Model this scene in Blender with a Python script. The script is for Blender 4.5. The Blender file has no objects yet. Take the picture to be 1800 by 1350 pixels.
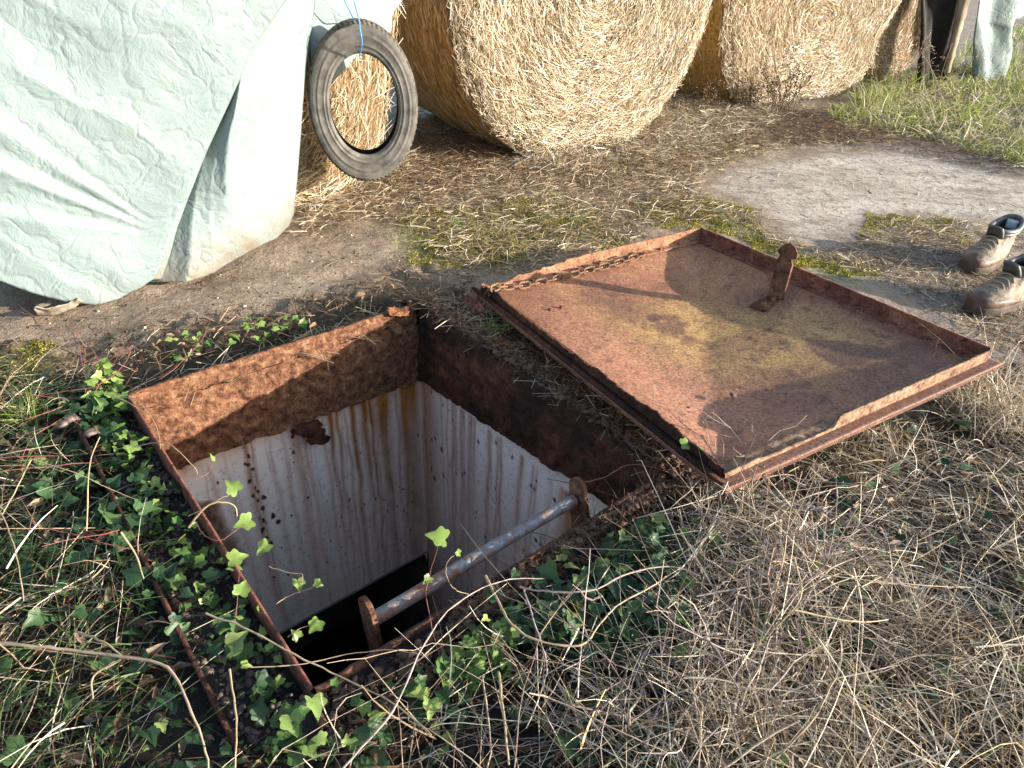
import bpy, math, numpy as np
from mathutils import Matrix, Vector
R_=math.radians
rng=np.random.default_rng(7)
sc=bpy.context.scene
# ---------------------------------------------------------------- camera
PITCH,ROLL,CH,FPX=33.6556,2.8573,1.05,1200.
p,r=R_(PITCH),R_(ROLL)
fw=np.array([0,math.cos(p),-math.sin(p)]);rt=np.array([1.,0,0]);up=np.cross(rt,fw)
CR=np.array([rt*math.cos(r)+up*math.sin(r),up*math.cos(r)-rt*math.sin(r),-fw]);CC=np.array([0,0,CH])
cam=bpy.data.cameras.new('camera');co=bpy.data.objects.new('camera',cam);sc.collection.objects.link(co)
M=Matrix.Identity(4)
for i in range(3):
    for j in range(3): M[i][j]=CR[j][i]
M[2][3]=CH
co.matrix_world=M;cam.sensor_width=36;cam.lens=36*FPX/1800;cam.clip_start=.05;cam.clip_end=1000
sc.camera=co
# ---------------------------------------------------------------- light
SUN_EL=13.2;SUN_DIR=np.array([.990,-.12])            # horizontal direction towards the sun
az=math.atan2(SUN_DIR[0],SUN_DIR[1])
w=bpy.data.worlds.new('World');sc.world=w;w.use_nodes=True
nt=w.node_tree;bg=nt.nodes['Background'];sky=nt.nodes.new('ShaderNodeTexSky')
sky.sky_type='NISHITA';sky.sun_disc=False;sky.sun_elevation=R_(SUN_EL);sky.sun_rotation=az
sky.air_density=1.0;sky.dust_density=1.5
nt.links.new(sky.outputs[0],bg.inputs[0]);bg.inputs[1].default_value=.148
sd=bpy.data.lights.new('sun','SUN');sd.energy=4.8;sd.angle=R_(.5);sd.color=(1,.92,.81)
so=bpy.data.objects.new('sun',sd);sc.collection.objects.link(so)
tow=Vector((SUN_DIR[0]*math.cos(R_(SUN_EL)),SUN_DIR[1]*math.cos(R_(SUN_EL)),math.sin(R_(SUN_EL))))
so.rotation_euler=tow.to_track_quat('Z','Y').to_euler();so.location=(5,-1,5)
sc.view_settings.view_transform='Standard';sc.view_settings.look='None';sc.view_settings.gamma=1
sc.view_settings.exposure=1.55
sc.render.resolution_x=1024;sc.render.resolution_y=768
# ---------------------------------------------------------------- maths helpers
def ray(px,py): return CR.T@np.array([(px-900)/FPX,-(py-675)/FPX,-1.])
def G(px,py,z=0.):
    k=ray(px,py);return CC+k*((z-CH)/k[2])
def onp(px,py,P0,ang):
    n=np.array([math.sin(R_(ang)),-math.cos(R_(ang)),0.]);k=ray(px,py);return CC+k*(((P0-CC)@n)/(k@n))
PHI=R_(41.3389);U=np.array([math.cos(PHI),math.sin(PHI),0]);Vv=np.array([math.sin(PHI),-math.cos(PHI),0])
HB=np.array([-.99271,1.43585,0]);HW,HD=.8873,1.0495
def uv(x,y): return (x-HB[0])*U[0]+(y-HB[1])*U[1],(x-HB[0])*Vv[0]+(y-HB[1])*Vv[1]
def W(u,v,z=0.): return HB+u*U+v*Vv+np.array([0,0,z])
def hsh(ix,iy,s):
    h=np.sin(ix*127.1+iy*311.7+s*74.7)*43758.5453;return h-np.floor(h)
def vn(x,y,s=0):
    x=np.asarray(x,float);y=np.asarray(y,float);ix=np.floor(x);iy=np.floor(y);fx=x-ix;fy=y-iy
    fx=fx*fx*(3-2*fx);fy=fy*fy*(3-2*fy)
    return ((hsh(ix,iy,s)*(1-fx)+hsh(ix+1,iy,s)*fx)*(1-fy)+(hsh(ix,iy+1,s)*(1-fx)+hsh(ix+1,iy+1,s)*fx)*fy)*2-1
def fbm(x,y,s=0,o=4):
    t=0;a=1;q=0
    for i in range(o): t=t+a*vn(np.asarray(x)*2**i,np.asarray(y)*2**i,s+i*13);q+=a;a*=.5
    return t/q
def sm(a,b,x):
    t=np.clip((x-a)/(b-a),0,1);return t*t*(3-2*t)
def pip(x,y,poly):
    x=np.asarray(x,float);y=np.asarray(y,float);c=np.zeros(x.shape,bool);n=len(poly)
    for i in range(n):
        x1,y1=poly[i][:2];x2,y2=poly[(i+1)%n][:2]
        if y1==y2: continue
        c^=((y1>y)!=(y2>y))&(x<(x2-x1)*(y-y1)/(y2-y1)+x1)
    return c
def poly(pts,z=-.04): return [tuple(G(a,b,z)[:2]) for a,b in pts]
def soft(x,y,pl,rad=.1,n=14,warp=.08):
    X=x+warp*fbm(x*3,y*3,5)+.02*vn(x*23,y*23,3);Y=y+warp*fbm(x*3,y*3,9)+.02*vn(x*23,y*23,6);t=0
    for i in range(n):
        a=i*2.4;q=rad*math.sqrt((i+.5)/n);t=t+pip(X+q*math.cos(a),Y+q*math.sin(a),pl)
    return t/n
def nrm(a): return a/np.maximum(np.linalg.norm(a,axis=-1,keepdims=True),1e-9)
# ---------------------------------------------------------------- mesh helpers
def tag(o,label=None,cat=None,group=None,kind=None):
    if label:o['label']=label
    if cat:o['category']=cat
    if group:o['group']=group
    if kind:o['kind']=kind
    return o
def link(o,parent=None):
    sc.collection.objects.link(o)
    if parent is not None:o.parent=parent
    return o
def mesh(name,V,F,m,parent=None,smooth=False,attrs=None,loc=None,rotz=None):
    V=np.asarray(V,np.float32).reshape(-1,3);me=bpy.data.meshes.new(name)
    Fs=F if isinstance(F,list) and len(F) and isinstance(F[0],np.ndarray) and F[0].ndim==2 else None
    if Fs is None and isinstance(F,np.ndarray): Fs=[F]
    if Fs is None: me.from_pydata([tuple(map(float,v)) for v in V],[],[tuple(map(int,f)) for f in F])
    else:
        me.vertices.add(len(V));me.vertices.foreach_set('co',V.ravel())
        tot=np.concatenate([np.full(len(f),f.shape[1]) for f in Fs]);idx=np.concatenate([f.ravel() for f in Fs])
        me.loops.add(len(idx));me.loops.foreach_set('vertex_index',idx.astype(np.int32))
        me.polygons.add(len(tot));st=np.concatenate([[0],np.cumsum(tot)[:-1]])
        me.polygons.foreach_set('loop_start',st.astype(np.int32))
    me.update(calc_edges=True);me.validate()
    if attrs:
        for k,a in attrs.items():
            t=me.attributes.new(k,'FLOAT','POINT');t.data.foreach_set('value',np.asarray(a,np.float32).ravel())
    if smooth: me.polygons.foreach_set('use_smooth',np.ones(len(me.polygons),bool))
    for mm in (m if isinstance(m,list) else [m]): me.materials.append(mm)
    o=link(bpy.data.objects.new(name,me),parent)
    if loc is not None:o.location=loc
    if rotz is not None:o.rotation_euler=(0,0,rotz)
    return o
def empty(name,loc,label,cat,group=None,rot=None):
    o=link(bpy.data.objects.new(name,None));o.location=loc;o.empty_display_size=.1
    if rot is not None:o.rotation_euler=rot
    return tag(o,label,cat,group)
class B:
    def __init__(s): s.V=[];s.F={};s.n=0
    def add(s,V,F):
        V=np.asarray(V,float).reshape(-1,3);F=np.asarray(F,int)
        s.V.append(V);s.F.setdefault(F.shape[1],[]).append(F+s.n);s.n+=len(V)
    def out(s,name,m,parent=None,smooth=False,**k):
        return mesh(name,np.concatenate(s.V),[np.concatenate(f) for f in s.F.values()],m,parent,smooth,**k)
def gridF(nu,nv,wu=False,wv=False):
    i=np.arange(nu if wu else nu-1)[:,None];j=np.arange(nv if wv else nv-1)[None,:]
    a=i*nv+j;b=((i+1)%nu)*nv+j;c=((i+1)%nu)*nv+(j+1)%nv;d=i*nv+(j+1)%nv
    return np.stack([a+0*j,b+0*j,c,d],-1).reshape(-1,4)
def smooth_path(P,n=6):
    P=np.asarray(P,float);K=len(P);out=[]
    Q=np.vstack([2*P[0]-P[1],P,2*P[-1]-P[-2]])
    for i in range(K-1):
        p0,p1,p2,p3=Q[i:i+4]
        for t in np.arange(n)/n: out.append(.5*((2*p1)+(-p0+p2)*t+(2*p0-5*p1+4*p2-p3)*t*t+(-p0+3*p1-3*p2+p3)*t**3))
    out.append(P[-1]);return np.array(out)
def tube(b,P,r0,r1=None,sides=6,closed=False,jit=0.):
    P=np.asarray(P,float);n=len(P);r1=r0 if r1 is None else r1
    T=nrm(np.roll(P,-1,0)-np.roll(P,1,0)) if closed else nrm(np.gradient(P,axis=0))
    a=np.array([0,0,1.]) if abs(T[0,2])<.9 else np.array([1.,0,0]);S=nrm(np.cross(T[0],a));Ss=[S]
    for i in range(1,n): S=nrm(S-T[i]*(S@T[i]));Ss.append(S)
    S=np.array(Ss);Bn=np.cross(T,S);rr=np.linspace(r0,r1,n)[:,None,None]
    if jit: rr=rr*(1+jit*rng.standard_normal((n,1,1)))
    an=np.arange(sides)/sides*2*math.pi
    V=P[:,None]+rr*(np.cos(an)[None,:,None]*S[:,None]+np.sin(an)[None,:,None]*Bn[:,None])
    b.add(V,gridF(n,sides,closed,True))
    if not closed:
        b.add(np.vstack([V[0],P[0:1]]),[[ (k+1)%sides,k,sides] for k in range(sides)])
        b.add(np.vstack([V[-1],P[-1:]]),[[k,(k+1)%sides,sides] for k in range(sides)])
def box(b,c,s,Rm=None):
    V=np.array([[x,y,z] for x in(-.5,.5) for y in(-.5,.5) for z in(-.5,.5)])*np.array(s)
    if Rm is not None:V=V@np.asarray(Rm).T
    b.add(V+np.array(c),[[0,1,3,2],[4,6,7,5],[0,4,5,1],[2,3,7,6],[0,2,6,4],[1,5,7,3]])
def ribbons(b,P0,D,L,Wd,bend=None,K=3,taper=.3,side=None):
    N=len(P0);t=np.linspace(0,1,K+1)[None,:,None];D=nrm(D);L=np.broadcast_to(np.asarray(L,float),(N,))[:,None,None]
    P=P0[:,None]+D[:,None]*L*t
    if bend is not None:P=P+bend[:,None]*L*t*t
    if side is None: side=rng.standard_normal((N,3))
    S=nrm(np.cross(D,side))[:,None];Wd=np.broadcast_to(np.asarray(Wd,float),(N,))[:,None,None]
    wv=Wd*(1-(1-taper)*t**1.5)*.5
    V=np.stack([P-S*wv,P+S*wv],2).reshape(-1,3)
    base=(np.arange(N)*2*(K+1))[:,None]+np.arange(K)[None,:]*2
    F=np.stack([base,base+1,base+3,base+2],-1).reshape(-1,4);b.add(V,F)
def place(b,TV,TF,pos,X,Y,Z,s):
    N=len(pos);Rm=np.stack([X,Y,Z],-1);V=np.einsum('nij,kj->nki',Rm,TV)*np.asarray(s)[:,None,None]+pos[:,None]
    F=(np.arange(N)*len(TV))[:,None,None]+np.asarray(TF)[None];b.add(V,F.reshape(-1,F.shape[-1]))
def frames(N,tilt=.5,head=None):
    Z=nrm(np.c_[rng.normal(0,tilt,N),rng.normal(0,tilt,N),np.ones(N)])
    a=rng.uniform(0,2*math.pi,N) if head is None else head
    X=np.c_[np.cos(a),np.sin(a),np.zeros(N)];X=nrm(X-Z*(X*Z).sum(1,keepdims=True));return X,np.cross(Z,X),Z
# ivy leaf: five lobes folded a little along the midrib (points along +x)
_h=[(-.10,.16),(-.13,.36),(0,.47),(.15,.42),(.27,.50),(.40,.52),(.50,.40),(.56,.26),(.80,.14)];_o=[(0,0)]+_h+[(1.0,0)]+[(x,-y) for x,y in _h[::-1]]
IVY_V=np.array([(.28,0,0)]+[(x,y,abs(y)*.45-.22*x*x) for x,y in _o]);IVY_F=np.array([[0,i+1,(i+1)%len(_o)+1] for i in range(len(_o))])
_o2=[(0,0),(.2,.16),(.5,.22),(.8,.13),(1,0),(.8,-.13),(.5,-.22),(.2,-.16)]
LF_V=np.array([(.5,0,-.05)]+[(x,y,abs(y)*.8+.15*math.sin(x*5)) for x,y in _o2]);LF_F=np.array([[0,i+1,(i+1)%8+1] for i in range(8)])
_cv=[(math.cos(a)*math.cos(e),math.sin(a)*math.cos(e),.7*math.sin(e)) for e in(-.7,0,.7) for a in np.arange(6)*math.pi/3+ (e!=0)*.4]
CL_V=np.array(_cv+[(0,0,-.8),(0,0,.75)]);CL_F=[]
for k in(0,1):
    for j in range(6):
        a_,b_=k*6+j,k*6+(j+1)%6;CL_F+=[[a_,b_,b_+6],[a_,b_+6,a_+6]]
CL_F+=[[ (j+1)%6,j,18] for j in range(6)]+[[12+j,12+(j+1)%6,19] for j in range(6)];CL_F=np.array(CL_F)
# ---------------------------------------------------------------- materials
def newmat(name):
    m=bpy.data.materials.new(name);m.use_nodes=True;t=m.node_tree;return m,t,t.nodes['Principled BSDF']
def nn(t,ty,**k):
    n=t.nodes.new(ty)
    for a,v in k.items():
        if a in n.inputs: n.inputs[a].default_value=v
        else:
            try:setattr(n,a,v)
            except Exception:pass
    return n
def ramp(t,src,stops):
    n=t.nodes.new('ShaderNodeValToRGB');e=n.color_ramp.elements
    while len(e)<len(stops):e.new(.5)
    for i,(q,c) in enumerate(stops): e[i].position=q;e[i].color=(*c,1)
    t.links.new(src,n.inputs[0]);return n.outputs[0]
def noise(t,scale,detail=4,rough=.6,vec=None,stretch=None,dist=0.):
    n=nn(t,'ShaderNodeTexNoise',Scale=scale,Detail=detail,Roughness=rough,Distortion=dist)
    if vec is None: vec=nn(t,'ShaderNodeTexCoord').outputs['Object']
    if stretch is not None:
        m=nn(t,'ShaderNodeMapping');m.inputs['Scale'].default_value=stretch;t.links.new(vec,m.inputs[0]);vec=m.outputs[0]
    t.links.new(vec,n.inputs[0]);return n.outputs['Fac']
def mix(t,f,a,b,blend='MIX'):
    n=t.nodes.new('ShaderNodeMix');n.data_type='RGBA';n.blend_type=blend
    for s,v in((0,f),(6,a),(7,b)):
        if isinstance(v,(int,float)):n.inputs[s].default_value=v
        elif isinstance(v,tuple):n.inputs[s].default_value=(*v,1)
        else:t.links.new(v,n.inputs[s])
    return n.outputs[2]
def math_(t,op,a,b=0.):
    n=t.nodes.new('ShaderNodeMath');n.operation=op
    for s,v in((0,a),(1,b)):
        if isinstance(v,(int,float)):n.inputs[s].default_value=v
        else:t.links.new(v,n.inputs[s])
    return n.outputs[0]
def attr(t,name): return nn(t,'ShaderNodeAttribute',attribute_name=name).outputs['Fac']
def bump(t,bs,h,strength=.5,dist=.01,prev=None):
    n=nn(t,'ShaderNodeBump',Strength=strength,Distance=dist);t.links.new(h,n.inputs['Height'])
    if prev is not None:t.links.new(prev,n.inputs['Normal'])
    t.links.new(n.outputs[0],bs.inputs['Normal']);return n.outputs[0]
def setc(t,bs,c,rough=.8,spec=.3):
    t.links.new(c,bs.inputs['Base Color']) if not isinstance(c,tuple) else setattr(bs.inputs['Base Color'],'default_value',(*c,1))
    if isinstance(rough,(int,float)):bs.inputs['Roughness'].default_value=rough
    else:t.links.new(rough,bs.inputs['Roughness'])
    bs.inputs['Specular IOR Level'].default_value=spec
def blade_mat(name,stops,rough=.6,trans=.25,spec=.25,mott=25.):
    m,t,bs=newmat(name);g=nn(t,'ShaderNodeNewGeometry');c=ramp(t,g.outputs['Random Per Island'],stops)
    c=mix(t,.45,c,ramp(t,noise(t,mott,3),[(.3,(.35,.33,.3)),(.65,(1,1,1))]),'MULTIPLY')
    setc(t,bs,c,rough,spec)
    tr=nn(t,'ShaderNodeBsdfTranslucent');t.links.new(c,tr.inputs[0]);ms=nn(t,'ShaderNodeMixShader');ms.inputs[0].default_value=trans
    t.links.new(bs.outputs[0],ms.inputs[1]);t.links.new(tr.outputs[0],ms.inputs[2]);t.links.new(ms.outputs[0],t.nodes['Material Output'].inputs[0]);return m
M_straw=blade_mat('straw',[(0,(.15,.10,.055)),(.2,(.36,.27,.16)),(.5,(.52,.43,.29)),(.8,(.66,.58,.43)),(1,(.84,.80,.70))],.38,.2,.45)
M_oldstraw=blade_mat('old_straw',[(0,(.12,.07,.04)),(.3,(.28,.19,.11)),(.6,(.48,.37,.23)),(.85,(.64,.54,.38)),(1,(.74,.67,.52))],.5,.15,.35)
M_darkstraw=blade_mat('rotten_straw',[(0,(.03,.018,.01)),(.4,(.09,.05,.025)),(.8,(.18,.11,.055)),(1,(.30,.21,.12))],.6,.1)
M_dry=blade_mat('dry_grass',[(0,(.08,.05,.035)),(.25,(.28,.20,.13)),(.5,(.56,.46,.33)),(.9,(.80,.73,.58)),(1,(.58,.36,.13))],.5,.2,.35)
M_green=blade_mat('green_grass',[(0,(.09,.12,.03)),(.35,(.19,.27,.05)),(.7,(.34,.42,.10)),(1,(.56,.55,.27))],.45,.35,.35)
M_dgreen=blade_mat('dark_grass',[(0,(.02,.04,.012)),(.5,(.055,.10,.03)),(.85,(.11,.19,.05)),(1,(.2,.24,.1))],.45,.3,.35)
M_moss=blade_mat('moss',[(0,(.09,.07,.02)),(.35,(.22,.20,.03)),(.8,(.46,.43,.05)),(1,(.60,.56,.12))],.7,.3)
M_ivy=blade_mat('ivy_leaf',[(0,(.015,.042,.018)),(.45,(.035,.08,.032)),(.8,(.07,.13,.045)),(1,(.18,.22,.07))],.48,.12,.28)
M_midivy=blade_mat('mid_green_ivy_leaf',[(0,(.03,.07,.025)),(.5,(.08,.16,.04)),(1,(.30,.40,.11))],.5,.25,.28)
M_yivy=blade_mat('young_ivy_leaf',[(0,(.10,.19,.04)),(.5,(.19,.30,.07)),(1,(.33,.42,.12))],.4,.35,.4)
M_dead=blade_mat('dead_leaf',[(0,(.07,.04,.022)),(.5,(.20,.13,.08)),(1,(.40,.31,.22))],.6,.2)
M_stem=blade_mat('woody_stem',[(0,(.15,.095,.07)),(.5,(.34,.24,.17)),(1,(.55,.44,.32))],.55,.0,.3,60.)
M_gstem=blade_mat('grey_twig',[(0,(.15,.11,.11)),(.5,(.32,.25,.23)),(1,(.52,.44,.38))],.6,.0,.3,60.)
M_tan=blade_mat('tan_stem',[(0,(.30,.22,.13)),(1,(.50,.39,.24))],.5,.1,.3,50.)
M_red=blade_mat('red_stem',[(0,(.17,.05,.05)),(1,(.30,.11,.09))],.45,.1,.4,50.)
def rust(name,a=(.30,.115,.045),b_=(.085,.028,.018),c_=(.46,.24,.11),sc_=14.,bd=.012,bs_=.8,crust=.0,rgh=.85):
    m,t,bs=newmat(name);n1=noise(t,sc_,6,.65);n2=noise(t,sc_*.35,3,.6);n3=noise(t,sc_*9,3,.7)
    c=ramp(t,n1,[(.30,b_),(.52,a),(.72,c_)]);c=mix(t,ramp(t,n2,[(.40,(0,0,0)),(.62,(1,1,1))]),c,b_)if crust else c
    c=mix(t,.7,c,ramp(t,n3,[(.32,(.35,.3,.28)),(.6,(1,1,1))]),'MULTIPLY')
    n5=noise(t,sc_*2.6,5,.7);c=mix(t,.85,c,ramp(t,n5,[(.36,(.22,.17,.15)),(.47,(.95,.95,.95)),(.7,(1.15,1.1,1.05))]),'MULTIPLY')
    setc(t,bs,c,rgh,.25);q=bump(t,bs,n1,bs_,bd);q=bump(t,bs,n5,.8,bd*.6,q);bump(t,bs,n3,.7,bd*.35,q);return m
M_rust=rust('rust',(.24,.095,.04),(.075,.025,.017),(.36,.18,.09));M_rustdark=rust('dark_rust',(.115,.042,.026),(.035,.016,.012),(.22,.09,.045),18.,.014,1.,1)
M_rust2=rust('brown_rust',(.15,.07,.045),(.06,.03,.022),(.26,.14,.08),20.,.004,.6)
M_rust2b=rust('worn_brown_rust',(.16,.07,.042),(.05,.025,.018),(.27,.14,.08),24.,.006,.8,1)
M_rustlight=rust('orange_rust',(.32,.165,.095),(.15,.065,.04),(.44,.27,.16),20.,.006,.6)
M_rustpink=rust('red_oxide_rust',(.20,.075,.05),(.09,.035,.027),(.34,.16,.10),16.,.006,.6)
M_chain=rust('chain_rust',(.24,.135,.08),(.10,.05,.03),(.34,.21,.13),60.,.002,.5)
# lid sheet
def m_sheet():
    m,t,bs=newmat('lid_sheet_rust');n1=noise(t,5,5,.6);n3=noise(t,120,3,.75);n4=noise(t,26,6,.7)
    c=ramp(t,n1,[(.3,(.23,.10,.058)),(.5,(.36,.165,.088)),(.7,(.46,.235,.12))])
    c=mix(t,attr(t,'pink'),c,(.42,.20,.125));c=mix(t,attr(t,'ochre'),c,(.50,.31,.12));c=mix(t,attr(t,'dark'),c,(.15,.075,.055))
    c=mix(t,.55,c,ramp(t,n4,[(.30,(.45,.4,.38)),(.55,(1,1,1))]),'MULTIPLY');c=mix(t,.85,c,ramp(t,n3,[(.34,(.25,.2,.18)),(.52,(.85,.85,.85)),(.7,(1.25,1.2,1.1))]),'MULTIPLY')
    setc(t,bs,c,.62,.35);q=bump(t,bs,n3,.5,.002);bump(t,bs,n4,.4,.003,q);return m
M_sheet=m_sheet()
def m_wall():
    m,t,bs=newmat('white_painted_wall');n1=noise(t,3.5,4,.6);n2=noise(t,60,4,.7);st=noise(t,30,4,.6,stretch=(1,1,.06))
    c=mix(t,ramp(t,n1,[(.35,(0,0,0)),(.7,(1,1,1))]),(.90,.86,.82),(.82,.77,.72));c=mix(t,ramp(t,st,[(.55,(0,0,0)),(.72,(.30,.30,.30))]),c,(.50,.42,.34))
    c=mix(t,attr(t,'ochre'),c,(.42,.175,.045));c=mix(t,attr(t,'rust'),c,(.11,.032,.008));c=mix(t,attr(t,'dirt'),c,(.04,.022,.014))
    c=mix(t,attr(t,'bare'),c,ramp(t,noise(t,22,5,.7),[(.35,(.09,.05,.035)),(.55,(.26,.17,.12)),(.7,(.38,.28,.22))]))
    c=mix(t,.5,c,ramp(t,n2,[(.34,(.45,.4,.36)),(.45,(1,1,1))]),'MULTIPLY')
    setc(t,bs,c,.5,.35);q=bump(t,bs,n2,.25,.002);bump(t,bs,attr(t,'bare'),.6,-.004,q);return m
M_wall=m_wall()
def m_ground():
    m,t,bs=newmat('mud_and_litter');n1=noise(t,3,5,.65);n2=noise(t,45,5,.7);n3=noise(t,180,3,.7);n4=noise(t,11,5,.7)
    c=ramp(t,n1,[(.3,(.18,.13,.095)),(.5,(.27,.205,.15)),(.7,(.35,.28,.21))])
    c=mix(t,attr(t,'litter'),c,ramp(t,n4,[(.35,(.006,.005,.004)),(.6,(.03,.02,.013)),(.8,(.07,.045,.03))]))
    c=mix(t,attr(t,'strawy'),c,ramp(t,n2,[(.35,(.07,.045,.03)),(.6,(.33,.24,.14))]))
    c=mix(t,attr(t,'mossy'),c,ramp(t,n2,[(.35,(.05,.045,.015)),(.6,(.17,.18,.03))]))
    c=mix(t,attr(t,'conc'),c,(.33,.29,.24))
    c=mix(t,.6,c,ramp(t,n2,[(.32,(.4,.36,.33)),(.6,(1.1,1.1,1.1))]),'MULTIPLY');c=mix(t,.5,c,ramp(t,n3,[(.35,(.4,.4,.4)),(.6,(1.1,1.1,1.1))]),'MULTIPLY')
    setc(t,bs,c,ramp(t,n4,[(.4,(.5,.5,.5)),(.6,(.85,.85,.85))]),.35);q=bump(t,bs,n4,.7,.02);q=bump(t,bs,n2,.7,.008,q);bump(t,bs,n3,.4,.002,q);return m
M_ground=m_ground()
def m_conc():
    m,t,bs=newmat('weathered_concrete');n1=noise(t,2.2,5,.6);n2=noise(t,170,4,.8);n3=noise(t,20,5,.7)
    c=ramp(t,n1,[(.32,(.30,.26,.22)),(.5,(.43,.385,.33)),(.7,(.54,.49,.43))])
    c=mix(t,ramp(t,n3,[(.50,(0,0,0)),(.66,(.85,.85,.85))]),c,(.17,.13,.095));n5=noise(t,5.5,6,.75,stretch=(.6,1.6,1));c=mix(t,ramp(t,n5,[(.5,(0,0,0)),(.62,(.6,.6,.6))]),c,(.16,.13,.10))
    c=mix(t,.9,c,ramp(t,n2,[(.36,(.25,.23,.22)),(.52,(.95,.95,.95)),(.7,(1.3,1.3,1.3))]),'MULTIPLY')
    inv=math_(t,'SUBTRACT',1.,attr(t,'conc'));e=math_(t,'MULTIPLY',inv,1.8);e=math_(t,'MINIMUM',e,1.);c=mix(t,e,c,(.17,.12,.08))
    setc(t,bs,c,.85,.3);q=bump(t,bs,n2,.7,.004);bump(t,bs,n3,.5,.014,q);return m
M_conc=m_conc()
def m_tarp():
    m,t,bs=newmat('pale_green_tarp');n1=noise(t,2,4,.6);n2=noise(t,380,2,.6);n3=noise(t,9,6,.7,dist=.6);n4=noise(t,90,3,.6)
    v=nn(t,'ShaderNodeTexVoronoi',feature='DISTANCE_TO_EDGE',Scale=7.);v2=nn(t,'ShaderNodeTexVoronoi',feature='DISTANCE_TO_EDGE',Scale=15.)
    tc=nn(t,'ShaderNodeTexCoord').outputs['Object'];nz=nn(t,'ShaderNodeTexNoise',Scale=5.,Detail=3.);t.links.new(tc,nz.inputs[0])
    ad=nn(t,'ShaderNodeVectorMath');ad.operation='MULTIPLY_ADD';t.links.new(nz.outputs['Color'],ad.inputs[0]);ad.inputs[1].default_value=(.35,.35,.35);t.links.new(tc,ad.inputs[2])
    for q in(v,v2):t.links.new(ad.outputs[0],q.inputs['Vector'])
    c=mix(t,ramp(t,n1,[(.35,(0,0,0)),(.7,(1,1,1))]),(.215,.285,.292),(.262,.325,.33))
    c=mix(t,attr(t,'dirt'),c,(.20,.15,.10));c=mix(t,ramp(t,n4,[(.68,(0,0,0)),(.75,(.6,.6,.6))]),c,(.30,.28,.24))
    setc(t,bs,c,.5,.35)
    e1=ramp(t,v.outputs['Distance'],[(0,(0,0,0)),(.10,(1,1,1))]);e2=ramp(t,v2.outputs['Distance'],[(0,(0,0,0)),(.08,(1,1,1))])
    q=bump(t,bs,e1,.25,.008);q=bump(t,bs,e2,.12,.004,q);q=bump(t,bs,n3,.55,.018,q);bump(t,bs,n2,.35,.0012,q)
    tr=nn(t,'ShaderNodeBsdfTranslucent');t.links.new(c,tr.inputs[0]);ms=nn(t,'ShaderNodeMixShader');ms.inputs[0].default_value=.22
    t.links.new(bs.outputs[0],ms.inputs[1]);t.links.new(tr.outputs[0],ms.inputs[2]);t.links.new(ms.outputs[0],t.nodes['Material Output'].inputs[0]);return m
M_tarp=m_tarp()
def simple(name,a,b_,s=20.,rough=.7,bs_=.3,bd=.004,spec=.3,stretch=None):
    m,t,bs=newmat(name);n=noise(t,s,5,.65,stretch=stretch);c=ramp(t,n,[(.35,a),(.65,b_)]);setc(t,bs,c,rough,spec);bump(t,bs,n,bs_,bd);return m
M_tyre=simple('tyre_rubber',(.055,.052,.048),(.15,.14,.125),16.,.7,.5,.004,.35)
M_tread=simple('dusty_tread_rubber',(.035,.03,.026),(.13,.11,.09),25.,.85,.5,.004)
M_twine=simple('blue_twine',(.03,.16,.42),(.10,.32,.65),200.,.5,.3,.001)
M_bale=simple('packed_straw',(.07,.04,.018),(.28,.18,.085),60.,.8,1.,.02)
M_net=simple('net_wrapped_straw',(.20,.115,.03),(.50,.32,.10),34.,.7,.9,.012,.3,(1,1,1))
M_black=simple('black_plastic_and_pit_dark',(.010,.009,.009),(.02,.018,.016),12.,.85,.4,.01)
M_wood=simple('grey_wood',(.14,.11,.08),(.34,.28,.20),12.,.8,.6,.005,.2,(1,1,.15))
M_pipe=None
def m_pipe():
    m,t,bs=newmat('pipe_galvanised_and_rust');n=noise(t,22,5,.7);n2=noise(t,90,4,.7)
    c=ramp(t,n,[(.36,(.20,.085,.045)),(.50,(.19,.15,.14)),(.58,(.17,.19,.22)),(.75,(.30,.33,.37))]);c=mix(t,.6,c,ramp(t,n2,[(.35,(.4,.35,.3)),(.55,(1,1,1))]),'MULTIPLY')
    setc(t,bs,c,.6,.4);q=bump(t,bs,n,.5,.004);bump(t,bs,n2,.5,.002,q);return m
M_pipe=m_pipe()
M_boot=simple('muddy_tan_leather',(.10,.075,.055),(.31,.25,.19),22.,.7,.7,.008,.3,(1,1,2.));M_bootdark=simple('wet_mud_leather',(.05,.028,.022),(.15,.09,.065),30.,.5,.6,.006)
M_collar=simple('blue_grey_lining',(.04,.042,.045),(.12,.12,.12),20.,.5,.25,.003,.4);M_sole=simple('dark_rubber_sole',(.025,.02,.018),(.09,.06,.045),30.,.75,.5,.005)
M_cloth=simple('pale_label_cloth',(.42,.45,.50),(.55,.58,.62),20.,.6,.1,.002)
M_stone=simple('damp_pebble',(.05,.035,.03),(.16,.12,.10),18.,.55,.4,.004);M_clod=simple('dried_mud_clod',(.06,.04,.026),(.17,.115,.075),30.,.8,.6,.008)
M_soil=simple('black_soil',(.012,.008,.006),(.06,.035,.025),40.,.7,1.,.02)
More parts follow.
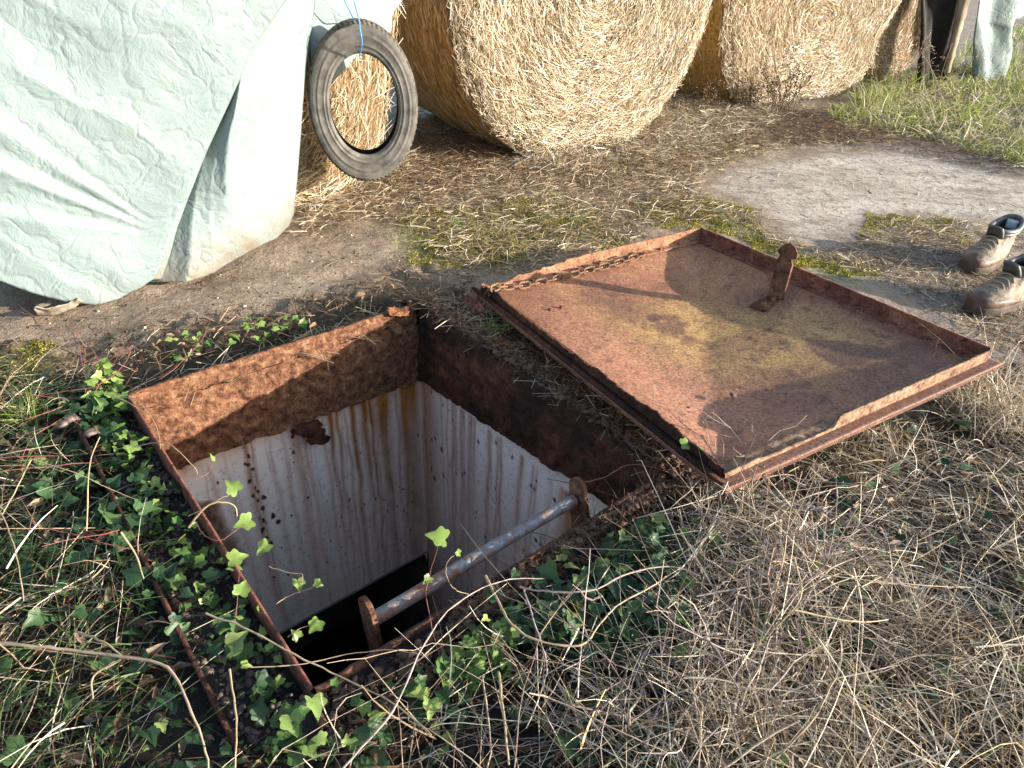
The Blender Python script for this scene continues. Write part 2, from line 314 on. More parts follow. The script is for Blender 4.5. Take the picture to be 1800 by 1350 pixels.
# ---------------------------------------------------------------- regions (outlines of what lies on the ground)
PL_conc=poly([(1195,322),(1290,287),(1400,262),(1500,256),(1640,268),(1800,306),(1900,335),(1900,425),(1800,400),(1700,388),(1570,378),(1535,405),(1500,445),(1440,437),(1385,412),(1345,372),(1265,348)])
PL_conc2=poly([(1430,432),(1560,415),(1750,425),(1880,520),(1880,640),(1740,600),(1600,520),(1480,470)])
PL_straw=poly([(505,415),(600,372),(700,338),(800,335),(950,322),(1080,318),(1200,316),(1290,283),(1400,255),(1560,242),(1500,215),(1420,195),(1330,190),(1215,160),(1100,210),(980,240),(860,250),(740,230),(640,250),(560,330)])
PL_strawthin=poly([(505,425),(640,385),(740,410),(830,480),(950,470),(1080,425),(1180,380),(1240,340),(1220,310),(1100,290),(900,290),(700,300)])
PL_moss=[poly(q) for q in([(700,375),(800,360),(930,365),(1060,385),(1100,410),(1000,440),(850,470),(740,450)],[(1130,350),(1250,345),(1345,370),(1350,400),(1300,410),(1200,385),(1120,380)],[(1290,400),(1360,405),(1420,425),(1430,445),(1360,440)],
 [(1540,378),(1600,372),(1700,390),(1690,412),(1620,412),(1560,430),(1530,425)],[(1400,440),(1480,450),(1550,470),(1560,500),(1480,500),(1400,470)],[(0,590),(80,600),(120,640),(60,690),(0,680)],[(880,360),(1000,345),(1050,370),(1000,395),(900,390)])]
PL_grass=poly([(1450,200),(1500,165),(1560,130),(1800,105),(2100,100),(2100,330),(1900,320),(1800,298),(1680,262),(1580,240),(1490,222)])
PL_litter=poly([(-600,620),(0,600),(150,610),(300,590),(420,560),(560,520),(700,500),(760,500),(850,520),(1000,650),(1270,840),(1500,770),(1700,670),(1760,610),(1950,620),(2600,900),(2600,1800),(-900,1800)])
PL_rough=poly([(-100,590),(120,600),(300,560),(480,535),(620,490),(760,455),(860,490),(740,540),(620,560),(300,650),(150,690),(-100,720)])
PL_mud=poly([(0,520),(200,540),(450,440),(600,395),(740,420),(760,470),(620,500),(430,545),(200,600),(0,600)])
# ---------------------------------------------------------------- ground
def gz(x,y):
    u,v=uv(x,y);f=fbm(x*1.7,y*1.7,2)
    z=-.052+.016*f+.010*fbm(x*9,y*9,21)
    fg=sm(.15,.5,v)*sm(3.0,1.2,u);z=z+fg*(.02*fbm(x*4,y*4,31)+.015)
    du=np.maximum(np.maximum(-u,u-HW),0);dv=np.maximum(np.maximum(-v,v-HD),0);d=np.hypot(du,dv)
    near=sm(.16,.02,d);tgt=np.where(v>HD-.02,-.014,np.where(u>HW-.02,-.004,-.055))+.009*vn(x*45,y*45,8)+.006*vn(x*90,y*90,9)
    z=z*(1-near)+tgt*near
    rg=pip(x,y,PL_rough)*sm(.0,.12,d);z=z+rg*(.016*(1-np.abs(fbm(x*11,y*11,61))*2.4)+.008*fbm(x*40,y*40,62)-.006)
    flat=soft(x,y,PL_conc,.06,6,.0);z=z*(1-flat)+(-.055)*flat
    # lid stands clear of the ground
    return z
a=[-200,-60,-20,-9,-5,-3,-2.2,-1.7,-1.3];b1=list(np.arange(-1.0,0,.02));hub=list(np.linspace(0,HW,40));b2=list(np.arange(HW+.018,3.4,.018))+list(np.arange(3.42,8.5,.07))+[9,10,12,16,25,60,200]
ul=np.array(a+b1+hub+b2)
vl=np.array([-200,-60,-25,-14,-9,-6]+list(np.arange(-4,-1.6,.08))+list(np.arange(-1.55,-.005,.018))+list(np.linspace(0,HD,46))+list(np.arange(HD+.018,2.3,.02))+[2.6,3,4,6,12,40,200])
UU,VV=np.meshgrid(ul,vl,indexing='ij');X=HB[0]+UU*U[0]+VV*Vv[0];Y=HB[1]+UU*U[1]+VV*Vv[1];Z=gz(X,Y)
rad=np.hypot(X,Y);Z=np.where(rad>14,-.05,Z)
mc=np.maximum(soft(X,Y,PL_conc,.17,22,.16),.62*soft(X,Y,PL_conc2,.15));ms_=soft(X,Y,PL_straw,.2);mst=np.maximum(ms_,.45*soft(X,Y,PL_strawthin,.2));mm=0
for q in PL_moss: mm=np.maximum(mm,soft(X,Y,q,.08))
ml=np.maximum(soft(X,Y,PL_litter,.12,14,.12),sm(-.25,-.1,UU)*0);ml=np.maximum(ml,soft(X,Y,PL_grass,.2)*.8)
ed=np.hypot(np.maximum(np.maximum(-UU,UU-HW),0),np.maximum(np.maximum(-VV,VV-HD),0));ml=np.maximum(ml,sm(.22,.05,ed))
F=gridF(len(ul),len(vl));cu=UU.ravel()[F].mean(1);cv=VV.ravel()[F].mean(1)
hole=(cu>0)&(cu<HW)&(cv>0)&(cv<HD);isc=(mc.ravel()[F].mean(1)>.5)&~hole
P=np.stack([X,Y,Z],-1).reshape(-1,3)
def sub(Fm):
    idx,inv=np.unique(Fm,return_inverse=True);return idx,inv.reshape(Fm.shape)
at=dict(conc=mc.ravel(),strawy=mst.ravel(),mossy=mm.ravel()*.8,litter=ml.ravel())
for nm,sel,mat_ in(('ground',~hole&~isc,M_ground),('concrete_pavement',isc,M_conc)):
    idx,Fi=sub(F[sel][:,::-1]);tag(mesh(nm,P[idx],Fi,mat_,smooth=True,attrs={k:v_[idx] for k,v_ in at.items()}),kind='structure')
gut=.0;nearx=0.
def overpit(P,D,L):
    E=P+nrm(D)*np.asarray(L)[:,None]*.85;u,v=uv(E[:,0],E[:,1]);return (u>-.09)&(u<HW+.03)&(v>-.02)&(v<HD+.06)&(rng.uniform(0,1,len(P))<.93)
def scatter(pl,n,warp=.08,excl=True):
    pl=np.array(pl);lo=pl.min(0);hi=pl.max(0);out=[];tot=0
    while tot<n:
        q=rng.uniform(lo,hi,(n*3,2));k=pip(q[:,0]+warp*fbm(q[:,0]*4,q[:,1]*4,41),q[:,1]+warp*fbm(q[:,0]*4,q[:,1]*4,47),pl);q=q[k]
        if excl:
            u,v=uv(q[:,0],q[:,1]);q=q[~((u>-.01)&(u<HW+.01)&(v>-.01)&(v<HD+.01))];u,v=uv(q[:,0],q[:,1]);q=q[~((u>-.05)&(u<.95)&(v>0)&(v<HD+.115+.03*np.sin(u*17))&(rng.uniform(0,1,len(q))<nearx))];u,v=uv(q[:,0],q[:,1]);q=q[~((u>-.15)&(u<=0)&(v>0)&(v<HD)&(rng.uniform(0,1,len(q))<gut))]
        out.append(q);tot+=len(q)
    q=np.concatenate(out)[:n];return np.c_[q,gz(q[:,0],q[:,1])]
def lean(N,el,els=.2,head=None,hs=9):
    a=rng.uniform(0,2*math.pi,N) if head is None else rng.normal(head,hs,N);e=np.abs(rng.normal(el,els,N))
    return np.c_[np.cos(a)*np.cos(e),np.sin(a)*np.cos(e),np.sin(e)]
# ---------------------------------------------------------------- hatch frame, chamber (local x=u, y=-v)
HR=(0,0,PHI)
fr=empty('hatch_surround',HB,'rusted square steel hatch frame set in the ground round the open pit','hatch frame',rot=HR)
def plate(name,p0,d,n,L,z0,z1,th,m,parent,amp=.003,top=None,N=120,K=26,step=None,rag=0.,botf=None,seed=0):
    """upright plate: runs from p0 along d for L, inner face towards n"""
    s=np.linspace(0,L,N);p0=np.array(p0,float);d=np.array(d,float);n=np.array(n,float);V=[]
    tp=z1+(top(s) if top is not None else 0*s)+rag*fbm(s*38,0*s,seed,3)
    bt=(z0+0*s) if botf is None else botf(s)
    zz=[bt];rows=[(np.full(N,-th),bt),(np.full(N,-th),tp)]
    for k in range(K):
        f=k/(K-1);z=tp*(1-f)+bt*f;o=np.zeros(N)
        if step is not None:o=o+np.where(z<step,.006,0)-.004*np.exp(-((z-step)/.003)**2)
        o=o+amp*fbm(s*26,z*26,seed+3,5)*2*(0 if k==0 else 1)
        if k in(0,):o=o*0
        rows.append((o,z))
    for o,z in rows: V.append(p0+d*s[:,None]+n*o[:,None]+np.array([0,0,1.])*z[:,None])
    V=np.stack(V,1);nr=len(rows);ob=mesh(name,V,gridF(N,nr,False,True),m,parent,smooth=True)
    ob.data.materials.clear();ob.data.materials.append(m);return ob
bb=-.285
plate('rusty_side',(-.0,0.004,0),(1,0,0),(0,-1,0),HW,bb,0,.012,rust('flaking_rust',(.30,.14,.075),(.06,.024,.017),(.50,.31,.18),34.,.02,1.),fr,.006,step=-.075,N=260,K=64,rag=.004,seed=1,botf=lambda s:bb-.02*s/HW+.010*fbm(s*30,0*s,4)+.004)['label']='orange rusted side of the frame, half in sunlight'
plate('rusty_side',(HW,-.002,0),(0,-1,0),(-1,0,0),HD,bb,0,.012,M_rustdark,fr,.005,step=-.07,N=240,K=44,rag=.007,seed=2,botf=lambda s:-.295+.10*s/HD+.008*fbm(s*30,0*s,14))['label']='dark red-brown side of the frame below the lid'
plate('rusty_side',(0,0,0),(0,-1,0),(1,0,0),HD,bb,0,.007,M_rustpink,fr,.002,rag=.001,seed=3)
plate('rusty_side',(0,-HD,0),(1,0,0),(0,1,0),HW,-.2,0,.009,M_rust2b,fr,.003,rag=.006,seed=4)
b=B();box(b,(-.135,-HD*.5-.02,-.025),(.008,HD*1.02,.05));b.out('outer_rail',M_rustdark,fr)
b=B();V,Fc=CL_V,CL_F
for q,s in(((.455,-.018,-.31),(.045,.02,.05)),((.475,-.02,-.345),(.04,.02,.045)),((.435,-.016,-.30),(.03,.018,.03)),((.49,-.02,-.37),(.028,.016,.025))):
    vv=CL_V*(1+.14*rng.standard_normal((len(CL_V),1)))*np.array(s)+np.array(q);b.add(vv,CL_F)
b.out('rust_lump',M_rustdark,fr,True)
ch=empty('pit_chamber',W(0,0,-.285),'white painted chamber below the hatch frame, streaked with rust','pit',rot=HR)
def wallgrid(name,p0,d,L,ztop,zbot,n,attrsf,seed=0,nu=300,nz=170):
    s=np.linspace(0,L,nu);z=np.linspace(0,1,nz);S,T=np.meshgrid(s,z,indexing='ij');Zt=ztop(S) if callable(ztop) else ztop
    Zb=zbot(S) if callable(zbot) else zbot
    ZZ=Zt*(1-T)+Zb*T;V=np.array(p0)+np.array(d)*S[...,None]+np.array([0,0,1.])*ZZ[...,None]
    V=V+np.array(n)*(.0015*fbm(S*6,ZZ*6,seed))[...,None]
    return mesh(name,V,gridF(nu,nz),M_wall,ch,smooth=True,attrs=attrsf(S,ZZ))
def streaks(S,Z,ks,seed,ztop,full=.0):
    g=np.random.default_rng(seed);oc=np.zeros_like(S);ru=np.zeros_like(S);di=np.zeros_like(S)
    for (c,wd,Ln,i1,i2) in ks:
        dz=ztop-Z;wob=.006*vn(Z*14+c*50,0*Z+c*9,seed)+.012*vn(Z*3.5+c*20,0*Z+c*3,seed+1)*np.clip(dz*3,0,1);x=(S-c-wob)
        fade=np.exp(-np.maximum(dz,0)/Ln)*sm(-.01,.01,dz);brk=.6+.4*vn(Z*22+c*31,0*Z+c,seed+5)
        oc=np.maximum(oc,min(1,1.25*i1)*np.exp(-(x/(wd*3.8))**2)*fade**.5);ru=np.maximum(ru,min(1,1.3*i2)*np.exp(-(x/(wd*1.4))**2)*fade**.6*np.clip(brk,0,1))
    return oc,ru
ks=[(.615,.004,.45,.8,.9),(.66,.006,.30,1.,1.),(.685,.004,.5,.7,.8),(.735,.010,.35,.9,1.),(.745,.004,.8,.6,.7),(.535,.004,.25,.9,.8),(.51,.003,.5,.4,.3),(.56,.003,.35,.7,.5),(.255,.004,.5,.6,.5),(.27,.003,.8,.4,.4),(.33,.003,.5,.3,.2),(.82,.008,.5,.8,.6),(.86,.010,.6,.6,.4),(.79,.004,.6,.5,.4),(.41,.006,.3,.6,.2),(.445,.003,.5,.4,.2),(.19,.003,.7,.3,.2),(.14,.003,.5,.4,.2),(.37,.004,.5,.3,.1),(.84,.012,1.2,.5,.5),(.59,.003,.8,.4,.35),(.70,.003,.9,.4,.4)]
g2=np.random.default_rng(5)
ks+=[(g2.uniform(.05,.88),g2.uniform(.001,.002),g2.uniform(.2,.8),g2.uniform(.05,.3),g2.uniform(.15,.5)) for _ in range(22)]
def blobs(S,Z,L):
    d=np.zeros_like(S)
    for c,z,r_ in L: d=np.maximum(d,sm(1.,.6,np.hypot((S-c+.004*vn(Z*90,S*90,2))/r_,(Z-z)/(r_*1.7))+.5*fbm(S*70,Z*70,7,2)))
    return d
def afAB(S,Z):
    zt=0.;oc,ru=streaks(S,Z,ks,3,zt);oc=np.maximum(oc,.75*np.exp(-(zt-Z)/.05)*(1+.4*fbm(S*20,Z*5,88)))
    oc=np.clip(oc*.95+.32*sm(.50,.66,S)*np.exp(-(zt-Z)/.28)*(.7+.6*fbm(S*30,Z*2,66))+.16*sm(.1,.6,fbm(S*14,Z*2.,77))*np.exp(-(zt-Z)/.5),0,1)
    dots=[(.252+.010*math.sin(k*2.1)+.0007*k,-.02-.026*k+.012*math.sin(k*5),.003+.006*abs(math.sin(k*1.7))) for k in range(17)]+[(.295,-.33,.010),(.305,-.37,.009),(.28,-.24,.008),(.40,-.11,.006),(.41,-.03,.008),(.405,-.05,.006)]
    dots+=[(g2.uniform(.1,.88),g2.uniform(-.9,-.05),g2.uniform(.002,.005)) for _ in range(60)]
    bare=sm(.02,-.02,S-(.05+.10*sm(-.12,-.2,Z)+.03*sm(-.3,-.5,Z)-.10*sm(-.45,-.62,Z))+.03*fbm(S*18,Z*18,6))*sm(-.10,-.14,Z)
    return dict(ochre=oc,rust=ru,dirt=blobs(S,Z,dots),bare=bare)
def afAD(S,Z):
    kk=[(g2.uniform(.0,HD),g2.uniform(.0015,.004),g2.uniform(.2,.7),g2.uniform(.2,.6),g2.uniform(.1,.5)) for _ in range(34)]+[(.03,.02,.9,.6,.2),(.02,.006,.9,.7,.6),(.78,.012,.35,.9,.5),(.8,.005,.5,.7,.6),(.2,.003,.6,.5,.5),(.46,.003,.8,.4,.5)]
    oc,ru=streaks(S,Z,kk,9,.0);oc=np.maximum(oc,.5*np.exp(-np.maximum(0.06-Z,0)/.04));dots=[(g2.uniform(.05,.9),g2.uniform(-.5,.0),g2.uniform(.003,.008)) for _ in range(60)]
    return dict(ochre=oc,rust=ru,dirt=blobs(S,Z,dots),bare=0*S)
def afP(S,Z): return dict(ochre=.2+.2*fbm(S*9,Z*1.5,3),rust=0*S,dirt=.2+0*S,bare=0*S)
# back wall with its rounded lower right corner; the recess behind it is open and dark
DW=-.90
def zb(S): return np.where(S>HW-.03,DW-(1-np.sqrt(np.clip(1-((S-(HW-.03))/.03)**2,0,1)))*.05,DW)
wallgrid('chamber_wall',(0,.010,0),(1,0,0),HW+.006,.03,zb,(0,-1,0),afAB,1,340,200)['label']='white wall with the longest brown rust drips'
wallgrid('chamber_wall',(HW+.006,.01,0),(0,-1,0),HD,.10,-2.0,(-1,0,0),afAD,2,260,300)
wallgrid('chamber_wall',(.004,0,0),(0,-1,0),HD,.02,-2.,(1,0,0),afP,4,30,30)
wallgrid('chamber_wall',(0,-HD+.012,0),(1,0,0),HW,.10,-2.,(0,1,0),afP,5,30,30)
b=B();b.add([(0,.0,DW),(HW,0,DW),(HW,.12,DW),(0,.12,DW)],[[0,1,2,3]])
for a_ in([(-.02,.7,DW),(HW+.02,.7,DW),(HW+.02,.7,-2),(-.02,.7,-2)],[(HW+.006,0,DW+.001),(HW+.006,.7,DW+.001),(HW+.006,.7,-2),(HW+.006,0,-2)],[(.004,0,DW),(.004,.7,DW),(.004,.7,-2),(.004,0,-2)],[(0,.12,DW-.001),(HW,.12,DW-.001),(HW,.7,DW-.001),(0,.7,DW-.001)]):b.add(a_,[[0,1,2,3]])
b.out('recess',simple('shade_dark_render',(.10,.09,.085),(.2,.18,.17),8.,.8),ch)  # shade inside the recess is put into this dark grey colour
b=B();b.add([(-.02,.7,-2),(HW,.7,-2),(HW,-HD,-2),(-.02,-HD,-2)],[[0,1,2,3]]);b.out('chamber_floor',M_black,ch)  # floor coloured black to paint in the darkness of the pit bottom
# ---------------------------------------------------------------- grab rail
gr=empty('grab_rail',W(.2,.965,0),'grey and rusty grab rail across the near side of the pit','rail')
b=B();pp=[W(u_,.965+.002*math.sin(u_*9),-.035) for u_ in np.linspace(.158,.68,40)];tube(b,np.array(pp)-W(.2,.965,0),.0145,.0145,16);b.out('pipe',M_pipe,gr,True)
for u_ in(.148,.692):
    prof=[(1.03,-.17)]+[(.962+.025*math.cos(t),-.004+.025*math.sin(t)) for t in np.linspace(.1,math.pi,12)]+[(.945,-.06),(.975,-.17)]
    V=[W(u_+dx,v_,z_)-W(.2,.965,0) for dx in(-.005,.005) for v_,z_ in prof];n=len(prof)
    b=B();b.add(V,[[k,(k+1)%n,n+(k+1)%n,n+k] for k in range(n)]);V2=list(V);c0=np.mean(V[:n],0);c1=np.mean(V[n:],0)
    b.add(V[:n]+[c0],[[(k+1)%n,k,n] for k in range(n)]);b.add(V[n:]+[c1],[[k,(k+1)%n,n] for k in range(n)]);b.out('lug',M_rust2,gr)
# ---------------------------------------------------------------- lid (local x along far side, y=-towards the camera, z=0 at flange tops)
LW,LD=.975,1.123;a1,b1_,c1=R_(31.37),R_(-1.82),R_(-2.63)
Rz=Matrix.Rotation(a1,3,'Z');Ry=Matrix.Rotation(b1_,3,'Y');Rx=Matrix.Rotation(c1,3,'X');LM=(Rz@Ry@Rx)
LP=np.array([-.119,2.091,.072]);LMn=np.array(LM);FH=.046
lid=empty('steel_trapdoor',LP,'rusty steel hatch lid folded back flat on the ground with its riveted rims up','lid');lid.rotation_euler=LM.to_euler()
def LG(px,py,z=-FH+.002):   # point of the lid plane under a pixel, in lid coordinates
    k=LMn.T@ray(px,py);c=LMn.T@(CC-LP);return c+k*((z-c[2])/k[2])
nx,ny=150,170;xs=np.linspace(-.028,LW+.028,nx);ys=np.linspace(.03,-LD-.034,ny);XX,YY=np.meshgrid(xs,ys,indexing='ij')
# cross fold: valley along the diagonal from the far corner to the near left corner
p1=np.array([LW,0.]);p2=np.array([0.,-LD]);dd=(p2-p1)/np.linalg.norm(p2-p1);nrl=np.array([dd[1],-dd[0]])
if nrl@np.array([1,-1])<0:nrl=-nrl
dist=(XX-p1[0])*nrl[0]+(YY-p1[1])*nrl[1]
inside=np.minimum(np.minimum(sm(-.0,.3,XX),sm(LW,LW-.3,XX)),np.minimum(sm(0,-.3,YY),sm(-LD,-LD+.3,YY)))
fold=.052*np.minimum(np.minimum(XX/LW,1-XX/LW).clip(0),np.minimum(-YY/LD,1+YY/LD).clip(0))*2
ad=np.sqrt(dist**2+.00015)-.012
edge=np.minimum(np.minimum(XX,LW-XX),np.minimum(-YY,LD+YY)).clip(0)
ZZ=-FH-.047*np.clip(1-ad/.62,0,1)*sm(0,.25,edge+.02)+.0015*fbm(XX*9,YY*9,4)
S2=lambda cx,cy,r_:np.exp(-((XX-cx)**2+(YY-cy)**2)/r_**2)
fo=fbm(XX*4,YY*4,15);och=np.clip(S2(.60,-.62,.24)*1.1+S2(.72,-.80,.2)*.8+S2(.45,-.50,.20)*1.0+S2(.8,-.95,.12)*.4-.15+.5*fo,0,.9)
drk=np.clip(S2(.30,-.25,.10)*.9*sm(-.1,.3,fbm(XX*9,YY*9,60)+.3)+S2(.38,-.36,.09)*.8+S2(.97,-.9,.2)*.6+S2(.55,-1.08,.2)*.6+S2(.9,-.55,.15)*.5+S2(.75,-1.08,.14)*.7+.55*fbm(XX*5,YY*5,71)-.15+S2(.2,-1.12,.15)*.2,0,.85)
w1=fbm(XX*7+2,YY*7,91,5);tide=sm(.0,.035,w1-.10)*np.clip(S2(.33,-.30,.20)+S2(.45,-.55,.12)*.8+S2(.85,-.75,.28)*.8+S2(.55,-1.0,.22)*.8,0,1);ring=np.exp(-((w1-.10)/.02)**2)*np.clip(S2(.4,-.4,.35)+S2(.85,-.8,.3),0,1)*.35
spk=sm(.35,.5,fbm(XX*45,YY*45,95,3))*.5;drk=np.clip(drk*.75+tide*.75+ring+spk,0,.92)
drk=np.maximum(drk,.75*((YY<-LD-.003)|(XX<-.003)));pk=np.clip(S2(.12,-.55,.3)*.9+S2(.15,-.85,.3)*.9+.3*fo,0,.8)
mesh('sheet',np.stack([XX,YY,ZZ],-1),[gridF(nx,ny)],M_sheet,lid,True,attrs=dict(ochre=och,dark=drk,pink=pk))
lid.children[0].modifiers.new('s','SOLIDIFY').thickness=.005;lid.children[0].modifiers['s'].offset=-1
b=B();pts=[(-.028,.03),(LW+.028,.03),(LW+.028,-LD-.034),(-.028,-LD-.034)]
for k in range(4):
    A_,B_=np.array(pts[k]),np.array(pts[(k+1)%4]);s=np.linspace(0,1,60)[:,None];q=A_+(B_-A_)*s
    inw=-nrm(((A_+B_)/2-np.array([LW/2,-LD/2]))[None])[0]*.004
    rg=.004*fbm(s[:,0]*30,0*s[:,0],k,3)[:,None]
    V=np.stack([np.c_[q+inw*rg*200,np.full(60,-FH+.0015)],np.c_[q+inw*rg*200*0-inw,np.full(60,-FH-.003)],np.c_[q+inw,np.full(60,-FH-.010)]],1);b.add(V,gridF(60,3))
b.out('sheet_edge',M_rust2,lid,True)
def angle(name,p0,d,n,L,top,m,legw=.036,N=200,seed=0,label=None):
    """L-shaped rim bar: upright leg at the outer edge with its top at top(s), flat leg lying inwards along n"""
    s=np.linspace(0,L,N);p0=np.array(p0,float);d=np.array(d,float);n=np.array(n,float);tp=top(s);zb_=-FH+.001
    K=7;rows=[(-.0055+0*s,zb_+0*s)]
    for k in range(K):rows.append((-.0055+.0015*fbm(s*40,0*s+k*.7,seed,4)+0*s,zb_+(tp-zb_)*(k+1)/K))
    for k in range(K+1):
        z=tp+(zb_+.0075-tp)*k/K;z=np.maximum(z,zb_+.0072) if k==K else z
        rows.append((.0005+.0015*fbm(s*40,0*s+k*.9,seed+4,4),z))
    rows+=[(.02+0*s,zb_+.0065+.001*fbm(s*50,0*s,seed+8)),(legw-.004+0*s,zb_+.0065+.001*fbm(s*50,0*s,seed+9)),(legw+.0012*fbm(s*60,0*s,seed+2),zb_+.0045+0*s),(legw+0*s,zb_+0*s)]
    V=np.stack([p0+d*s[:,None]+n*o[:,None]+np.array([0,0,1.])*z[:,None] for o,z in rows],1)
    o=mesh(name,V,gridF(N,len(rows),False,True),m,lid,True)
    if label:o['label']=label
    return o
far=lambda s:-.000-.010*sm(.34,.33,s)-.008*sm(.24,.232,s)+.003*fbm(s*45,0*s,31,3)*sm(.6,.3,s)-.016*sm(.14,.10,s)*sm(.0,.03,s)-.012*np.clip(fbm(s*22,0*s,5,4),-.2,1)*sm(.6,.2,s)+.0006*fbm(s*60,0*s,2)
angle('rim_bar',(0,0,0),(1,0,0),(0,-1,0),LW,far,M_rustlight,seed=1,label='far rim bar with a corroded jagged top')
angle('rim_bar',(LW,0,0),(0,-1,0),(-1,0,0),LD,lambda s:.0006*fbm(s*60,0*s,3)+0*s,M_rustpink,seed=2)
nt_=lambda s:-.008-.028*sm(.36,.35,s)*sm(.10,.13,s)-.021*sm(.13,.1,s)+.0015*fbm(s*50,0*s,3)
angle('rim_bar',(0,-LD,0),(1,0,0),(0,1,0),LW,nt_,rust('scaly_tan_rust',(.31,.19,.12),(.09,.045,.03),(.42,.29,.20),34.,.004,.8),seed=3,label='near rim bar with a broken notch and flaking tan face')
lt=lambda s:-.008-.012*np.clip(fbm(s*9,0*s,9,2),-1,1)+.007*np.round(fbm(s*26,0*s,12,3)*3)/3+.003*fbm(s*90,0*s,13,2)-.018*sm(.95,1.12,s)-.01*sm(.1,.0,s)
angle('rim_bar',(0,0,0),(0,-1,0),(1,0,0),LD,lt,M_rustdark,legw=.03,N=500,seed=4,label='dark rim bar along the pit side, rusted through along its top')
# outer lip under the pit side rim
b=B();box(b,(-.022,-LD/2,-FH+.008),(.010,LD+.05,.014));b.out('edge_strip',M_rustdark,lid)
def dome(b,c,r_,h,sides=8):
    V=[];
    for k,(rr,hh) in enumerate(((1,0),(.9,.45),(.55,.85))):
        for j in range(sides):
            t=j/sides*2*math.pi;V.append((c[0]+r_*rr*math.cos(t),c[1]+r_*rr*math.sin(t),c[2]+h*hh))
    V.append((c[0],c[1],c[2]+h));b.add(V,gridF(3,sides,False,True));b.add(V,[[2*sides+j,2*sides+(j+1)%sides,3*sides] for j in range(sides)])
b=B();dome(b,(0,0,0),.0075,.006);rv=b.out('rivet',M_rustpink,lid,True);rv.location=(.09,-.020,-FH+.0075)
for k in range(1,10):
    o=rv.copy();link(o,lid);o.location=(.09+.095*k,-.020,-FH+.0075)
for k in range(11):
    o=rv.copy();link(o,lid);o.location=(LW-.020,-.06-.1*k,-FH+.0075)
for k in range(5):
    o=rv.copy();link(o,lid);o.location=(LW-.10-.11*k,-LD+.020,-FH+.0075)
# latch bracket
q0=LG(1345,540,-.055);q1=LG(1395,516,-.055)
ed_=nrm((q1-q0)[None])[0];ed_[2]=0;ed_=nrm(ed_[None])[0];pn=np.array([ed_[1],-ed_[0],0]);zf=q0[2]+.003
# sheet is lower in the valley; rest the foot on it
sheet_z=lambda x,y:float(-FH-.047*max(0,1-(math.sqrt(((x-p1[0])*nrl[0]+(y-p1[1])*nrl[1])**2+.00015)-.012)/.62))
zf=sheet_z(q0[0],q0[1])+.004
br=empty('x',(0,0,0),'','')
bpy.data.objects.remove(br)
wd=.056;th=.009;ln=.10;b=B()
foot0=np.array([q0[0],q0[1],zf]);X3=np.array([ed_[0],ed_[1],0]);Y3=-np.array([pn[0],pn[1],0]) # across, away from the bright edge
slp=(sheet_z(q1[0],q1[1])-sheet_z(q0[0],q0[1]))/max(np.linalg.norm((q1-q0)[:2]),.01);slq=(sheet_z(*(q0[:2]+Y3[:2]*.05))-sheet_z(q0[0],q0[1]))/.05
def bp(x,y,z): return foot0+X3*x+Y3*y+np.array([0,0,z+x*slp*(x<ln+.02)+max(slq,0)*.03])
prof=[(0,0),(ln,0),(ln+.004,.004)]
V=[bp(x,y,z) for y in(0,wd) for x,z in((0,0),(ln,0),(ln,th),(0,th))];b.add(V,[[0,1,2,3],[7,6,5,4],[0,4,5,1],[3,2,6,7],[0,3,7,4],[1,5,6,2]])
out=[(y*1.25,z*1.16) for y,z in [(.0,0),(.0,.085),(-.000,.112),(.007,.122),(-.006,.130),(-.006,.145),(.008,.160),(.020,.166),(.034,.160),(.046,.146),(.050,.134),(.040,.124),(.045,.114),(.044,.085),(.044,0)]]
hx=lambda z:ln-.004+z*.12
V=[bp(hx(z)+dx,y,z+.003) for dx in(0,th) for y,z in out];n=len(out);b.add(V,[[k,(k+1)%n,n+(k+1)%n,n+k] for k in range(n)])
for off,fl in((0,1),(n,0)):
    c_=np.mean(V[off:off+n],0);b.add(V[off:off+n]+[c_],[[k,(k+1)%n,n] if fl==0 else [(k+1)%n,k,n] for k in range(n)])
bk=b.out('latch_bracket',M_rust2,lid);bk['label']='upright bent latch bracket bolted to the lid'
for x_ in(.03,.082):
    b=B();dome(b,bp(x_,.024,th),.010,.011,7);b.out('bolt',M_rust,bk)
def stud(px,py,h=.014):
    q=LG(px,py);q[2]=sheet_z(q[0],q[1])+.002;b=B();tube(b,[q,q+np.array([.001,.001,h])],.006,.005,7,jit=.1);dome(b,q,.010,.006,6);b.out('broken_stud',M_rustdark,lid)
for q in((966,544),(986,538),(1185,706),(1212,700)):stud(*q)
# staple for the chain
q=LG(1132,450);q[2]=-FH+.0;st=empty('y',(0,0,0),'','');bpy.data.objects.remove(st)
b=B();t=np.linspace(0,math.pi,12);tube(b,np.stack([q[0]+.016*np.cos(t),q[1]+.006*np.cos(t),q[2]-.002+.022*np.sin(t)],1),.0035,.0035,7);b.out('staple',M_rust,lid)
# chain: path in lid coordinates, then to the world
def toW(q): return LP+LMn@np.asarray(q)
cp=[LG(1128,448,-.030),LG(1085,462,-.034),LG(1040,474,-.036),LG(990,487,-.034),LG(940,498,-.034),LG(905,503,-.024),LG(880,504,-.008),LG(866,508,-.002)]
cpw=[toW(q) for q in cp]+[G(856,522,.03),G(850,533,-.0)];pth=smooth_path(cpw,30)
sl=np.r_[0,np.cumsum(np.linalg.norm(np.diff(pth,axis=0),axis=1))];pitch=.0335
chn=empty('chain',cpw[0],'short rusty chain lying from the lid staple to the pit corner','chain')
def linkmesh():
    a_,r_=.0125,.0105;P_=[]
    for t in np.linspace(-math.pi/2,math.pi/2,9):P_.append((a_+r_*math.cos(t),r_*math.sin(t),0))
    for t in np.linspace(math.pi/2,3*math.pi/2,9):P_.append((-a_+r_*math.cos(t),r_*math.sin(t),0))
    b=B();tube(b,P_,.0034,.0034,7,True);return b
l0=None;k=0;s0=0.01
